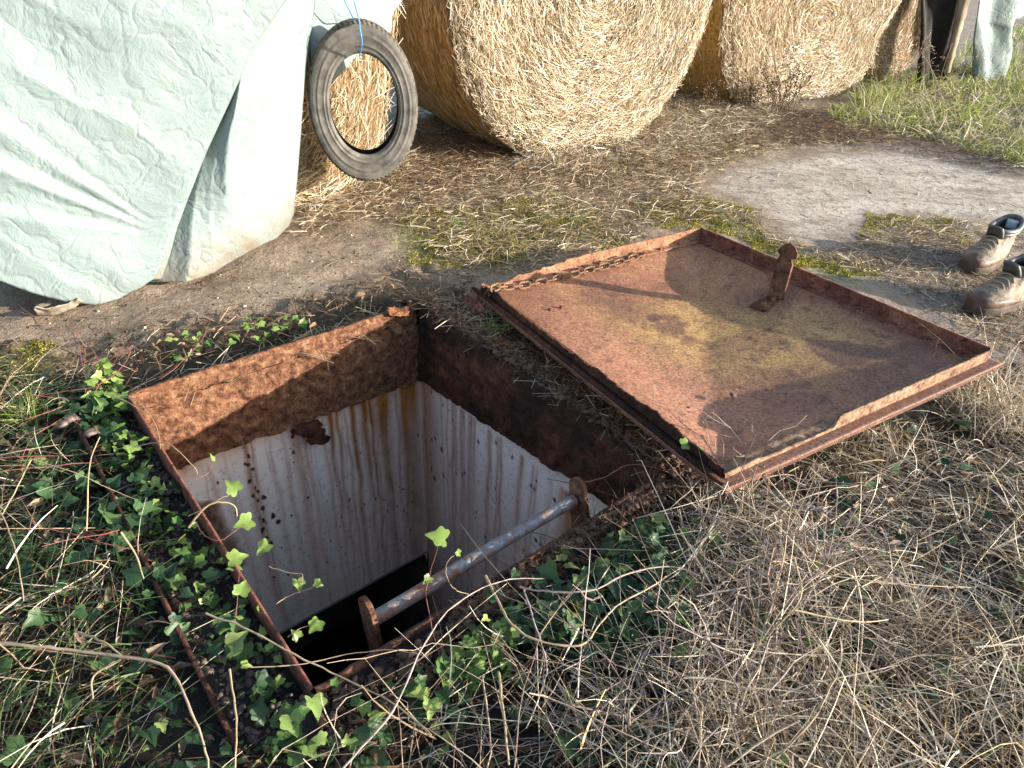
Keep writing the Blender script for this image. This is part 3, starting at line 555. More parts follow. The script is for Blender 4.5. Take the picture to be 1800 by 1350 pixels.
while s0<sl[-1]:
    c=np.array([np.interp(s0,sl,pth[:,i]) for i in range(3)]);c2=np.array([np.interp(min(s0+.01,sl[-1]),sl,pth[:,i]) for i in range(3)]);c3=np.array([np.interp(max(s0-.01,0),sl,pth[:,i]) for i in range(3)])
    T=nrm((c2-c3)[None])[0];Sd=nrm(np.cross([0,0,1.],T)[None])[0];N_=np.cross(T,Sd);rot=(.25 if k%2==0 else -1.25)+.15*math.sin(k*3.3)
    Y_=Sd*math.cos(rot)+N_*math.sin(rot);Z_=np.cross(T,Y_)
    if l0 is None:l0=o=linkmesh().out('link',M_chain,chn,True)
    else:o=l0.copy();link(o,chn)
    o.matrix_local=Matrix([[T[i],Y_[i],Z_[i],(c-cpw[0])[i]] for i in range(3)]+[[0,0,0,1]]);s0+=pitch;k+=1
# ---------------------------------------------------------------- straw bales
def bale(name,P0,ang,outline,depth,nf,ns,label,cz,m_end=M_bale,straw=M_straw,ns2=0):
    """round bale: outline (s,z) of the end face in the upright plane through P0 along ang; the bale runs back from it"""
    d=np.array([math.cos(R_(ang)),math.sin(R_(ang)),0]);n=np.array([d[1],-d[0],0]);P0=np.array(P0,float)
    root=empty(name,P0,label,'straw bale','round straw bales in the row')
    O=np.array(outline,float);L=np.r_[0,np.cumsum(np.linalg.norm(np.diff(np.vstack([O,O[:1]]),axis=0),axis=1))];NN=160
    t=np.linspace(0,L[-1],NN,endpoint=False);Oc=np.vstack([O,O[:1]]);O=np.c_[np.interp(t,L,Oc[:,0]),np.interp(t,L,Oc[:,1])];cen=np.array(cz)
    rr=np.concatenate([np.linspace(0,.93,22),[.965,.99,1.0]]);V=[]
    for q in rr:
        S=cen+(O-cen)*q;h=.022*fbm(S[:,0]*5,S[:,1]*5,17)+.012*fbm(S[:,0]*22,S[:,1]*22,18);h=h-.045*sm(.88,1.,q)*(q>.88)
        V.append(d*S[:,:1]+n*h[:,None]+np.array([0,0,1.])*S[:,1:])
    V=np.array(V);b=B();b.add(V,gridF(len(rr),NN,False,True));b.out('straw_end_core',m_end,root,True)
    k=rng.uniform(0,1,nf)**.5*1.0;j=rng.integers(0,NN,nf);S=cen+(O[j]-cen)*k[:,None];keep=S[:,1]<1.5;S=S[keep];k=k[keep];j=j[keep]
    tg=nrm(O[(j+1)%NN]-O[j-1]);sg=rng.choice([-1,1],len(j))[:,None];an=rng.normal(0,.42,len(j))+(rng.uniform(0,1,len(j))<.12)*rng.normal(0,1,len(j));ca,sa=np.cos(an)[:,None],np.sin(an)[:,None];tg2=np.c_[-tg[:,1],tg[:,0]];D2=(tg*ca+tg2*sa)*sg
    h=.022*fbm(S[:,0]*5,S[:,1]*5,17)+.006+rng.uniform(0,.014,len(j))-.04*sm(.9,1.,k);D=d*D2[:,:1]+np.array([0,0,1.])*D2[:,1:]+n*rng.normal(.05,.14,len(j))[:,None]
    Pp=d*S[:,:1]+n*h[:,None]+np.array([0,0,1.])*S[:,1:];N=len(j);Ls=rng.uniform(.02,.11,N);b=B();ribbons(b,Pp-D*Ls[:,None]*.5,D,Ls,rng.uniform(.0012,.0034,N),rng.normal(0,.08,(N,3)),2,.7,side=n+rng.normal(0,.6,(N,3)));b.out('straw_end',straw,root)
    dep=np.linspace(0,depth,16);V=[]
    cr=nrm(O-cen)
    for q in dep:
        bul=1.0+.03*math.sin(q/depth*math.pi)-(.02 if q==0 else 0);S=cen+(O-cen)*bul;wv_=.008*fbm(np.arange(NN)*.09,0*np.arange(NN)+q*7,23)+.006*math.sin(q*50)
        S=S+cr*wv_[:,None];S[:,1]=np.maximum(S[:,1],O[:,1].min());V.append(d*S[:,:1]-n*(q+.035)+np.array([0,0,1.])*S[:,1:])
    V=np.array(V);b=B();b.add(V,gridF(16,NN,False,True));c_=V[-1].mean(0);b.add(np.vstack([V[-1],c_]),[[jj,(jj+1)%NN,NN] for jj in range(NN)]);b.out('net_wrapped_side',M_net,root,True)
    if ns:
        j=rng.integers(0,NN,ns*3);q=rng.uniform(0.0,min(.75,depth),ns*3);kk=O[j,1]<1.4;j=j[kk][:ns];q=q[kk][:ns];N=len(j);S=cen+(O[j]-cen)*(1+.03*np.sin(q/depth*math.pi))[:,None]+cr[j]*.006
        tg=nrm(O[(j+1)%NN]-O[j-1]);D=d*tg[:,:1]+np.array([0,0,1.])*tg[:,1:]+rng.normal(0,.13,(N,3));Pp=d*S[:,:1]-n*(q[:,None]+.03)+np.array([0,0,1.])*S[:,1:]
        oc=d*cr[j][:,:1]+np.array([0,0,1.])*cr[j][:,1:];Ls=rng.uniform(.05,.12,N);b=B();ribbons(b,Pp-D*Ls[:,None]*.5+oc*.004,D,Ls,rng.uniform(.0018,.004,N),None,1,.8,side=oc+rng.normal(0,.4,(N,3)));b.out('straw_under_net',M_straw,root)
    return root
def circ(cs,cz_,r_,zmin=-.045):
    t=np.linspace(0,2*math.pi,200,endpoint=False);return [(cs+r_*math.cos(a),max(cz_+r_*math.sin(a),zmin)) for a in t]
P1=G(950,272,-.03);P1[2]=0
bale('round_bale',P1,35,circ(.32,.80,.91),1.25,30000,9000,'big straw bale in full sun just right of the hanging tyre',(.32,.8))
P2=G(1290,187,-.03);P2[2]=0
def outl(P0,ang,pts,extra):
    d=np.array([math.cos(R_(ang)),math.sin(R_(ang)),0]);o=[]
    for q in pts:
        w_=onp(*q,P0,ang);o.append(((w_-P0)@d,max(w_[2],-.045)))
    return o+extra
o2=outl(P2,35,[(1276,0),(1274,60),(1276,120),(1286,160),(1300,192),(1400,185),(1470,168),(1520,140),(1535,108),(1550,65),(1572,30),(1590,0)],[])
zt=max(q[1] for q in o2);s0_,s1_=o2[0][0],o2[-1][0];o2=o2+[(s1_+.02,zt+.3),(s1_-.15,zt+.6),((s0_+s1_)/2,zt+.85),(s0_+.2,zt+.6),(s0_+.0,zt+.3)]
cz2=((s0_+s1_)/2,zt*.75)
bale('round_bale',P2,35,o2,1.2,20000,2500,'sagging straw bale in the middle of the row behind dead weeds',cz2)
P3=G(1575,138,-.03);P3[2]=0;P3=P3+.2*np.array([math.cos(R_(35)),math.sin(R_(35)),0])
o3=outl(P3,38,[(1500,40),(1510,90),(1530,130),(1560,142),(1590,128),(1608,108),(1625,75),(1638,40),(1646,0)],[]);zt3=max(q[1] for q in o3);o3+=[(o3[-1][0]+.03,zt3+.3),(o3[-1][0]-.3,zt3+.9),(o3[0][0],zt3+.7),(o3[0][0]-.1,zt3+.2)]
bale('round_bale',P3,38,o3,1.2,7000,800,'farthest straw bale, mostly in shadow with one patch of sun',((o3[0][0]+o3[8][0])/2,zt3*.8))
P0b=np.array([-1.0,2.62,0])-.20*np.array([math.sin(R_(50)),-math.cos(R_(50)),0])
o0=outl(P0b,50,[(505,402),(540,392),(575,372),(612,345),(648,305),(674,265),(690,220),(699,150),(706,60),(709,0)],[]);zt0=o0[-1][1];o0+=[(o0[-1][0]-.02,zt0+.25),(o0[-1][0]-.2,zt0+.55),(-.2,zt0+.8),(-.9,zt0+.6),(-1.1,zt0),(-1.0,.25),(-.6,-.04)]
bale('round_bale',P0b,50,o0,1.2,12000,500,'straw bale mostly hidden under the green tarp, behind the tyre',(-.22,.75))
# ---------------------------------------------------------------- tyre
n50=np.array([math.sin(R_(50)),-math.cos(R_(50)),0]);TC=np.array([-.70,2.98,.428])+n50*.05
nB0=n50;n50=np.array([math.sin(R_(15)),-math.cos(R_(15)),0]);d50=np.array([math.cos(R_(15)),math.sin(R_(15)),0])*.70
ty=empty('car_tyre',TC-np.array([0,0,.31]),'worn car tyre hanging on blue twine at the tarp edge','tyre')
Ns=400;ang_=np.arange(Ns)/Ns*2*math.pi
def trev(name,prof,m,fn=None):
    V=[]
    for i,(rr,ax) in enumerate(prof):
        R2=np.full(Ns,rr if rr>.29 else .29-(.29-rr)*.95)*(1+.012*np.sin(ang_-1.3)+.006*np.sin(2*ang_+1))
        if fn is not None:R2=R2+fn(i,ang_)
        V.append(d50*(R2*np.cos(ang_))[:,None]+np.array([0,0,1.])*(R2*np.sin(ang_))[:,None]+n50*ax*.58)
    V=np.array(V)+np.array([0,0,.31]);return mesh(name,V,gridF(len(prof),Ns,False,True),m,ty,True)
sq=lambda a,n_,d_:np.where((a*n_/(2*math.pi))%1<.5,0,-d_)
tp=[(.298,.082),(.300,.078),(.301,.070),(.3095,.066),(.3105,.045),(.303,.043),(.303,.038),(.3105,.036),(.311,.012),(.304,.010),(.304,-.010),(.311,-.012),(.3105,-.036),(.303,-.038),(.303,-.043),(.3105,-.045),(.3095,-.066),(.301,-.070),(.300,-.078),(.298,-.082)]
trev('tread',tp,M_tread,lambda i,a:sq(a+.01*tp[i][1]*100,74,.005) if i in(1,2,3,4,15,16,17,18) else 0)
sw=[(.298,.082),(.293,.0865),(.2915,.0865),(.288,.088),(.275,.0925),(.272,.0915),(.262,.0945),(.2605,.096),(.255,.096),(.253,.0945),(.238,.0945),(.225,.092),(.2235,.0935),(.220,.0935),(.2185,.091),(.209,.086),(.2065,.088),(.202,.087),(.1975,.082),(.192,.074),(.1895,.066),(.190,.058)]
trev('sidewall',sw,M_tyre,lambda i,a:sq(a,140,.0015) if i in(1,2) else 0)
trev('sidewall',[(q,-z) for q,z in sw],M_tyre)
trev('inner_lining',[(.190,.058),(.205,.064),(.25,.085),(.285,.078),(.292,.05),(.294,0),(.292,-.05),(.285,-.078),(.25,-.085),(.205,-.064),(.190,-.058)],M_black)
top=TC+np.array([0,0,.31]);b=B()
lp=[TC+n50*.062+np.array([0,0,.188])-d50*.01,TC+n50*.105+np.array([0,0,.24])+d50*.005,TC+n50*.098+np.array([0,0,.29]),TC+n50*.05+np.array([0,0,.318]),TC+n50*.03+np.array([0,0,.45])-d50*.03,TC+np.array([0,0,.8])-d50*.06]
tube(b,smooth_path(lp,8),.0028,.0028,6);lp=[TC+n50*.062+np.array([0,0,.188])-d50*.01,TC+n50*.0+np.array([0,0,.183]),TC-n50*.09+np.array([0,0,.19]),TC-n50*.098+np.array([0,0,.29]),TC-n50*.05+np.array([0,0,.318])-d50*.03,TC-n50*.0+np.array([0,0,.45])-d50*.09,TC+np.array([0,0,.8])-d50*.10]
tube(b,smooth_path(lp,8),.0028,.0028,6);tag(b.out('blue_twine',M_twine),'thin blue baler twine looped through the hanging tyre','twine')
# ---------------------------------------------------------------- tarps
PT=np.array([-1.33,2.05,0.]);
def tarp_main():
    # three strips: front sheet, the fold turning back behind its edge, side panel; all share rows from the hem up
    T=26;tt=np.linspace(0,1,150)
    hemL=[(-420,420),(-200,455),(0,487),(60,510),(110,524),(165,531),(205,524),(250,503),(268,492)]
    hl=np.array([onp(*q,PT,33) for q in hemL]);L=np.r_[0,np.cumsum(np.linalg.norm(np.diff(hl,axis=0),axis=1))];nA=150
    sa=np.linspace(0,L[-1],nA);hemA=np.stack([np.interp(sa,L,hl[:,i]) for i in range(3)],1)
    ridge_px=[(268,492),(285,455),(300,408),(350,285),(395,190),(440,88),(500,0),(530,-50)];rp=np.array([onp(*q,PT,33) for q in ridge_px])
    zr=rp[:,2];nrm_=np.array([math.sin(R_(33)),-math.cos(R_(33)),0]);d33=np.array([math.cos(R_(33)),math.sin(R_(33)),0])
    ztop=zr[-1];ridge=np.stack([np.interp(zr[0]+(ztop-zr[0])*tt,zr,rp[:,i]) for i in range(3)],1)
    topA=np.linspace(hemA[0]*np.array([1,1,0])+np.array([0,0,ztop]),ridge[-1],nA)
    A=np.zeros((nA,150,3));fr_=np.linspace(0,1,nA)
    for i in range(nA):
        base=hemA[i];up_=topA[i];A[i]=base+(up_-base)*tt[:,None]
    wt=(fr_**1.5)[:,None,None];Rg=ridge[None]+(0*A);# pull the right side onto the ridge line
    lin=A[-1][None];A=A+(ridge-A[-1])[None]*(fr_[:,None,None]**1.0)
    sA=(A@d33);zA=A[...,2]
    # creases run down from upper left to lower right
    q=(sA*.75+zA*.66);q2=(-sA*.66+zA*.75);disp=.022*fbm(q*2.2,q2*1.0,3,3)+.020*(1-np.abs(fbm(q*3.2+.35*fbm(q2*3,q*3,8),q2*.9,11,2))*2.2).clip(-.3,1)+.006*fbm(q*9,q2*5,19,3)
    cr=lambda c,wd_,a_,lo,hi:a_*np.exp(-((q-c)/wd_)**2)*sm(lo,lo+.15,q2)*sm(hi,hi-.15,q2)
    qq=fr_[:,None]*0
    endf=sm(1.,.8,fr_)[:,None];A=A+nrm_*((disp*(.25+.75*endf))+.05*np.sin(fr_*math.pi)[:,None]*.6)[...,None]
    # sharp folds low on the sheet, radiating from the foot of the ridge
    foot=onp(300,420,PT,33);fs,fz=foot@d33,foot[2]
    an=np.arctan2(zA-fz,-(sA-fs));rad_=np.hypot(sA-fs,zA-fz)
    for a0,wd_,am in((.64,.05,.011),(.84,.05,.007),(.36,.06,.005)):
        A=A+nrm_*(am*np.exp(-((an-a0)/wd_)**2)*sm(.02,.2,rad_)*sm(1.1,.5,rad_)-am*.8*np.exp(-((an-a0-wd_*1.6)/wd_)**2)*sm(.02,.2,rad_)*sm(1.1,.5,rad_))[...,None]
    ridge=A[-1]
    # side panel
    hemC=np.array([onp(268,497,PT+0*PT,33)]+[G(*q,-.03) for q in((330,497),(380,480),(440,440),(488,418),(508,398))])
    hemC[0]=G(262,505,-.03)-nrm_*.05
    L=np.r_[0,np.cumsum(np.linalg.norm(np.diff(hemC,axis=0),axis=1))];nC=90;sc_=np.linspace(0,L[-1],nC);hC=np.stack([np.interp(sc_,L,hemC[:,i]) for i in range(3)],1)
    PR=np.array([-.97,2.70,0]);re=[(508,398),(517,375),(524,300),(533,180),(545,70),(556,0),(562,-50)];rpp=np.array([onp(*q,PR,58) for q in re]);zz_=rpp[:,2];right=np.stack([np.interp(zz_[0]+(zz_[-1]-zz_[0])*tt,zz_,rpp[:,i]) for i in range(3)],1)
    left=ridge-nrm_*.16-d33*.03;C=np.zeros((nC,150,3));f=np.linspace(0,1,nC)
    for i in range(nC):
        g=f[i];dx=(right[:,0]-left[:,0])*g**.85;fw_=float(sm(0,.62,g));bk_=float(np.clip((g-.5)/.5,0,1)**1.5);dpt=.13-.05*tt
        C[i]=np.stack([left[:,0]+dx,left[:,1]-dpt*fw_+(right[:,1]-left[:,1]+dpt)*bk_,left[:,2]*(1-g)+right[:,2]*g],1)
    for i in range(nC): C[i]+=(hC[i]-C[i][0])[None]*((1-tt)**3)[:,None]
    n62=np.array([math.sin(R_(60)),-math.cos(R_(60)),0]);F_,T_=np.meshgrid(f,tt,indexing='ij')
    C=C+n62*(.014*fbm(F_*3,T_*2.5,33,3)+.004*fbm(F_*16,T_*16,35))[...,None]*np.sin(np.clip(F_*1.02,0,1)*math.pi)[...,None]**.3
    nB=14;f2=np.linspace(0,1,nB)[1:-1];Bm=[]
    for q_ in f2:
        k=ridge*(1-q_)+C[0]*q_;Bm.append(k+d33*(.035*math.sin(q_*math.pi))+nrm_*.01*math.sin(q_*math.pi))
    allp=np.concatenate([A,np.array(Bm),C],0);n=len(allp);H=allp[...,2]
    dirt=np.clip(sm(.10,-.03,H)*.9*(.55+.8*fbm(allp[...,0]*9,allp[...,1]*9+allp[...,2]*9,51)),0,.85);sidem=np.zeros(H.shape);sidem[nA:]=1
    dirt=np.where(sidem>0,np.clip(sm(.16,-.03,H)*(.75+.9*fbm(allp[...,0]*11,allp[...,1]*11+H*11,51)),0,.85),dirt*.55)
    root=empty('green_tarp',PT+np.array([0,0,-.04]),'large pale green tarp draped over the stack, reaching the mud at left','tarp')
    o=mesh('tarp_sheet',allp-(PT+np.array([0,0,-.04])),gridF(n,150),M_tarp,root,True,attrs=dict(dirt=dirt));md=o.modifiers.new('s','SOLIDIFY');md.thickness=.002
    # small tail of the tarp behind the tyre
    n50=nB0;P9=np.array([-1.0,2.62,0])-.10*n50;q=[(545,-60),(735,-60),(712,-5),(690,22),(686,58),(655,62),(625,100),(592,140),(556,178),(548,150)]
    pl_=np.array([onp(*k,P9,50) for k in q]);c_=pl_.mean(0);rr=np.linspace(0,1,14)[1:]
    NQ=80;Lq=np.r_[0,np.cumsum(np.linalg.norm(np.diff(np.vstack([pl_,pl_[:1]]),axis=0),axis=1))];tq=np.linspace(0,Lq[-1],NQ,endpoint=False);pq=np.vstack([pl_,pl_[:1]]);O=np.stack([np.interp(tq,Lq,pq[:,i]) for i in range(3)],1)
    V=np.array([c_+(O-c_)*k for k in np.concatenate([[0.001],rr])]);V=V+n50*(.022*fbm(V[...,0]*9+V[...,1]*4,V[...,2]*7,61))[...,None]
    o=mesh('tarp_tail',V-(PT+np.array([0,0,-.04])),gridF(len(V),NQ,False,True),M_tarp,root,True,attrs=dict(dirt=np.zeros(V.shape[:2])));o.modifiers.new('s','SOLIDIFY').thickness=.002
tarp_main()
# tail of a second tarp far right
P5=G(1745,133,-.03);P5[2]=0
def tarp2():
    ang=38;d=np.array([math.cos(R_(ang)),math.sin(R_(ang)),0]);n=np.array([d[1],-d[0],0])
    Lp=[(1712,132),(1707,75),(1712,30),(1728,-60)];Rp=[(1768,132),(1779,92),(1776,48),(1830,-60)];nt2=60;t=np.linspace(0,1,nt2)
    lw=np.array([onp(*q,P5,ang) for q in Lp]);rw=np.array([onp(*q,P5,ang) for q in Rp]);tl=np.linspace(0,1,4);lw=np.stack([np.interp(t,tl,lw[:,i]) for i in range(3)],1);rw=np.stack([np.interp(t,tl,rw[:,i]) for i in range(3)],1)
    f=np.linspace(0,1,50)[:,None,None];V=lw[None]*(1-f)+rw[None]*f;Fm,Tm=np.meshgrid(f[:,0,0],t,indexing='ij')
    V=V+n*(.10*np.sin(Fm*math.pi)+.05*np.sin(Fm*10+Tm*2.5)*(.5+.5*Tm)+.035*fbm(Fm*3,Tm*2,3,2)+.006*fbm(Fm*12,Tm*9,8))[...,None];V[...,2]-=.07*(np.sin(Fm*math.pi))*(1-Tm)**2
    o=mesh('tarp_tail_end',V-P5,gridF(50,nt2),M_tarp,None,True,attrs=dict(dirt=0*Fm));o.location=P5;o.modifiers.new('s','SOLIDIFY').thickness=.003
    tag(o,'pale green tarp end hanging into the grass at the top right','tarp')
    f=np.linspace(0,1,30);q0_=np.array([onp(1768,40,P5+.03*n,ang),onp(1768,-70,P5+.03*n,ang)]);q1_=np.array([onp(1840,2,P5+.03*n,ang),onp(1850,-75,P5+.03*n,ang)])
    V=np.array([[ (q0_[0]*(1-a_)+q1_[0]*a_)*(1-c_)+(q0_[1]*(1-a_)+q1_[1]*a_)*c_+n*(.05*math.sin(a_*7+c_*3)) for c_ in f] for a_ in f]);k=mesh('tarp_fold',V-P5,gridF(30,30),M_tarp,o,True,attrs=dict(dirt=np.zeros((30,30))));k.modifiers.new('s','SOLIDIFY').thickness=.003
tarp2()
# dark sheet and leaning board by the last bale
P6=G(1650,152,-.03);P6[2]=0;V=[]
for f in np.linspace(0,1,20):
    lo=onp(1618+52*f,150-6*f,P6,20);hi=onp(1628+95*f,-60,P6,20);col=lo[None]*(1-np.linspace(0,1,24)[:,None])+hi[None]*np.linspace(0,1,24)[:,None]
    V.append(col+np.array([.3,-.9,0])*(.05*np.sin(f*7+np.linspace(0,3,24))+.02*np.sin(f*19))[:,None]+np.array([.0,.12,0]))
o=mesh('black_plastic_sheet',np.array(V)-P6,gridF(20,24),M_black,None,True);o.location=P6;o.modifiers.new('s','SOLIDIFY').thickness=.006
tag(o,'black plastic sheet hanging in shadow beside the farthest bale','plastic sheet')
pa,pb=onp(1664,128,P6,10),onp(1712,-70,P6,10);pd=nrm((pb-pa)[None])[0];Y_=nrm(np.cross([0,-1.,0],pd)[None])[0];Z_=np.cross(pd,Y_)
b=B();N=30;V=[]
for k in range(N):
    f=k/(N-1);c=pa+(pb-pa)*f;w_=.022+.035*f+.004*math.sin(k*1.7);V+= [c+Y_*w_+Z_*.014,c-Y_*w_+Z_*.014,c-Y_*w_-Z_*.014,c+Y_*w_-Z_*.014]
b.add(V,gridF(N,4,False,True));tag(b.out('leaning_board',M_wood),'weathered grey board leaning against the black sheet','board')
# torn scrap below the tarp
c=G(112,543,-.045);b=B();N=16;f=np.linspace(-1,1,N);Xs,Ys=np.meshgrid(f,f,indexing='ij');hz_=.018+.030*fbm(Xs*1.3+3,Ys*1.3,5)+.02*np.abs(Xs)*(Xs>0)+.015*np.sin(Ys*4)
rad_=1-.25*(Xs*Ys)**2+.12*fbm(Xs*2,Ys*2,9);V=np.stack([Xs*.075*rad_,Ys*.05*rad_+.02*Xs,hz_],-1)
o=mesh('torn_sacking_scrap',V,gridF(N,N),simple('muddy_cloth',(.13,.10,.075),(.34,.29,.23),25.,.8,.5,.004),None,True);o.location=c;o.rotation_euler=(0,0,.3);o.modifiers.new('s','SOLIDIFY').thickness=.003
tag(o,'muddy torn scrap of cloth on the mud under the tarp hem','scrap')
# ---------------------------------------------------------------- boots
def boot(px,py,yaw,label,tagpatch,sc_=1.):
    loc=G(px,py,-.05)-.30*sc_*np.array([math.cos(yaw),math.sin(yaw),0]);root=empty('work_boot',loc,label,'boot','pair of muddy work boots');root.rotation_euler=(0,0,yaw);root.scale=(sc_,)*3
    N=48;t=np.arange(N)/N*2*math.pi
    def ring(x0,x1,w_,z,sq_=2.4,ztilt=0.,wf=1.):
        c_,s_=np.cos(t),np.sin(t);e=2/sq_;xx=(x0+x1)/2+(x1-x0)/2*np.sign(c_)*np.abs(c_)**e;yy=w_/2*np.sign(s_)*np.abs(s_)**e*(1+wf*.14*c_);return np.stack([xx,yy,z+ztilt*(xx-x0)],1)
    # upper: stacked outlines from the welt, over the instep, to the ankle
    st=[(.0,.295,.098,.022),(-.002,.298,.104,.032),(-.003,.297,.106,.044),(-.003,.288,.103,.056),(-.002,.268,.098,.067),(-.001,.240,.092,.077),(.001,.212,.087,.088),(.003,.188,.083,.100),(.005,.168,.081,.113),(.005,.154,.081,.126),(.003,.147,.084,.140)]
    V=np.array([ring(a_,b_,w_,z_,ztilt=(-.10 if k>8 else 0),wf=(1 if k<5 else 0)) for k,(a_,b_,w_,z_) in enumerate(st)])
    f2=np.linspace(0,len(st)-1,60);V=np.stack([np.stack([np.interp(f2,np.arange(len(st)),V[:,a_,c_]) for c_ in range(3)],1) for a_ in range(N)],1)
    cr=.0035*np.sin(V[...,0]*150+V[...,2]*120+2*fbm(V[...,0]*12,V[...,1]*14,3))*sm(.24,.17,V[...,0])*sm(.04,.07,V[...,2]);cen=np.array([.12,0,.05]);V=V+nrm(V-cen)*(cr+.003*fbm(V[...,0]*40+V[...,2]*30,V[...,1]*40,2))[...,None]
    b=B();b.add(V,gridF(60,N,False,True));b.out('upper',M_boot,root,True)
    lin=[ring(.006,.143,.078,z_)+np.stack([0*t,0*t,-q_*.10*ring(.006,.143,.078,0)[:,0]],1) for z_,q_ in((.150,1),(.11,.4),(.05,0))]
    V=np.array(lin);b=B();b.add(V,gridF(3,N,False,True));b.add(np.vstack([V[-1],V[-1].mean(0)]),[[k,(k+1)%N,N] for k in range(N)]);b.out('lining',simple('black_lining',(.008,.009,.012),(.03,.033,.04)),root,True)
    for k,(z_,r_,g_) in enumerate(((.138,.0075,.004),(.150,.009,.003))):
        b=B();rg_=ring(.0-g_,.148+g_,.086,z_,2.2,-.10,0);rg_[:,2]+=.004*np.cos(2*t)+.010*(np.cos(t)<-.6);rg_[:,2]=np.convolve(np.r_[rg_[-3:,2],rg_[:,2],rg_[:3,2]],np.ones(7)/7,'valid')
        tube(b,rg_,r_,r_,10,True);b.out('padded_collar',M_collar,root,True)
    V=np.array([ring(-.006,.303,.110,z_) for z_ in(0,.010,.022)]+[ring(-.003,.300,.104,.027)]);V[1]=V[1]*np.array([1,.97,1]);b=B();b.add(V,gridF(4,N,False,True));b.out('sole',M_sole,root,True)
    tt=list(range(-13,14));tc=[(-.003,.300,.104,.024),(-.003,.3015,.109,.034),(-.003,.3005,.111,.045),(-.003,.2915,.108,.058),(-.002,.270,.100,.070)]
    V=np.array([ring(a_,b_,w_,z_)[[k%N for k in tt]] for a_,b_,w_,z_ in tc]);V[...,2]-=.0012*np.abs(np.array(tt))[None]*np.array([0,.2,.5,1,1.6])[:,None];V=V+.0025*fbm(V[...,0]*50+V[...,2]*60,V[...,1]*50,7)[...,None]
    b=B();b.add(V,gridF(5,len(tt)));b.out('toe_cap',M_bootdark,root,True)
    V=np.array([[(.150+.035*h,y_*(1-.15*h),.115+.062*h+.008*math.cos(y_*40)-.02*h*h) for y_ in np.linspace(-.030,.030,9)] for h in np.linspace(0,1,9)]);b=B();b.add(V,gridF(9,9));o=b.out('tongue',M_collar,root,True);o.modifiers.new('s','SOLIDIFY').thickness=.009
    if tagpatch:
        V=np.array([[(.014+.004*h,y_,.115+.040*h) for y_ in np.linspace(-.02,.02,5)] for h in np.linspace(0,1,5)]);b=B();b.add(V,gridF(5,5));o=b.out('heel_label',M_cloth,root);o.modifiers.new('s','SOLIDIFY').thickness=.003
    for k in range(5):
        b=B();x_=.172+.019*k;z_=.112-.0115*k;P_=[(x_-.004,-.030,z_-.014),(x_+.004,-.012,z_+.004),(x_-.003,.012,z_+.004),(x_+.004,.030,z_-.014)];tube(b,smooth_path(P_,5),.0024,.0024,6);b.out('lace',M_tan,root,True)
boot(1697,479,R_(-141),'muddy tan work boot standing farther back, with a pale label inside its heel',True,1.08)
boot(1704,549,R_(-152),'muddy work boot nearest the lid, its toe cap dark with wet mud',False,1.10)
# ---------------------------------------------------------------- straw litter, moss, grass
UPn=np.array([0,0,1.])
def flat_straw(name,sets,m,label,cat,lmin=.015,lmax=.10,wd=(.001,.0036),el=.08,els=.16,lift=.012,kind='stuff'):
    b=B()
    for pl_,n in sets:
        P_=scatter(pl_,n);N=len(P_);D=lean(N,el,els);Ls=rng.uniform(lmin,lmax,N);P_[:,2]+=rng.uniform(.0,lift,N);ribbons(b,P_,D,Ls,rng.uniform(*wd,N),np.c_[rng.normal(0,.15,(N,2)),-np.abs(rng.normal(.08,.08,N))],2,.7,side=UPn+rng.normal(0,.6,(N,3)))
    return tag(b.out(name,m),label,cat,kind=kind)
flat_straw('straw_litter',[(PL_straw,27000),(PL_strawthin,9000)],M_oldstraw,'loose pale straw scattered along the foot of the bales','straw')
PL_heap=poly([(900,290),(1050,250),(1130,215),(1215,160),(1330,185),(1380,210),(1290,250),(1150,275),(1000,300)])
flat_straw('fallen_straw',[(PL_heap,11000),(poly([(520,405),(640,330),(740,290),(700,265),(600,290),(540,350)]),1800)],M_straw,'fresh fallen straw heaped against the bale bottoms','straw',el=.25,lift=.05)
flat_straw('rotting_straw',[(PL_straw,5000),(poly([(700,200),(760,200),(900,270),(800,300),(700,270)]),1500),(poly([(1190,150),(1290,170),(1400,190),(1500,200),(1560,235),(1800,290),(1800,310),(1600,265),(1450,250),(1300,250),(1180,200)]),6000)],M_darkstraw,'dark rotting straw and weed stalks in front of the bales','straw',el=.2,lift=.05)
PL_right=poly([(1440,440),(1560,420),(1720,420),(1850,520),(1850,620),(1740,600),(1600,525),(1480,470)])
PL_cedge=poly([(1180,345),(1260,350),(1345,375),(1385,415),(1500,450),(1560,380),(1700,390),(1850,420),(1850,440),(1700,410),(1580,420),(1500,480),(1370,440),(1320,390),(1200,380)])
PL_concs=poly([(1580,395),(1690,405),(1700,425),(1600,430)])
flat_straw('straw_on_concrete',[(PL_right,2200),(PL_concs,400),(PL_conc,500),(PL_cedge,2200)],M_oldstraw,'thin straw strewn over the dirty concrete by the boots','straw',wd=(.0015,.003))
flat_straw('thin_dark_litter',[(PL_right,1400),(PL_mud,200),(PL_strawthin,2500)],M_darkstraw,'fine dark stalks trodden into the dirt behind the hatch','litter',wd=(.001,.003),lmax=.07)
b=B()
for q in PL_moss:
    ar=abs(sum(q[i][0]*q[(i+1)%len(q)][1]-q[(i+1)%len(q)][0]*q[i][1] for i in range(len(q))))/2;P_=scatter(q,int(ar*40000)+300,.16);k=fbm(P_[:,0]*14,P_[:,1]*14,81)+rng.uniform(-.3,.3,len(P_))>.06;P_=P_[k];N=len(P_);ribbons(b,P_,lean(N,.7,.4),rng.uniform(.005,.012,N),rng.uniform(.003,.006,N),None,1,.3)
tag(b.out('moss_patches',M_moss),'yellow-green moss cushions round the concrete edge','moss',kind='stuff')
b=B()
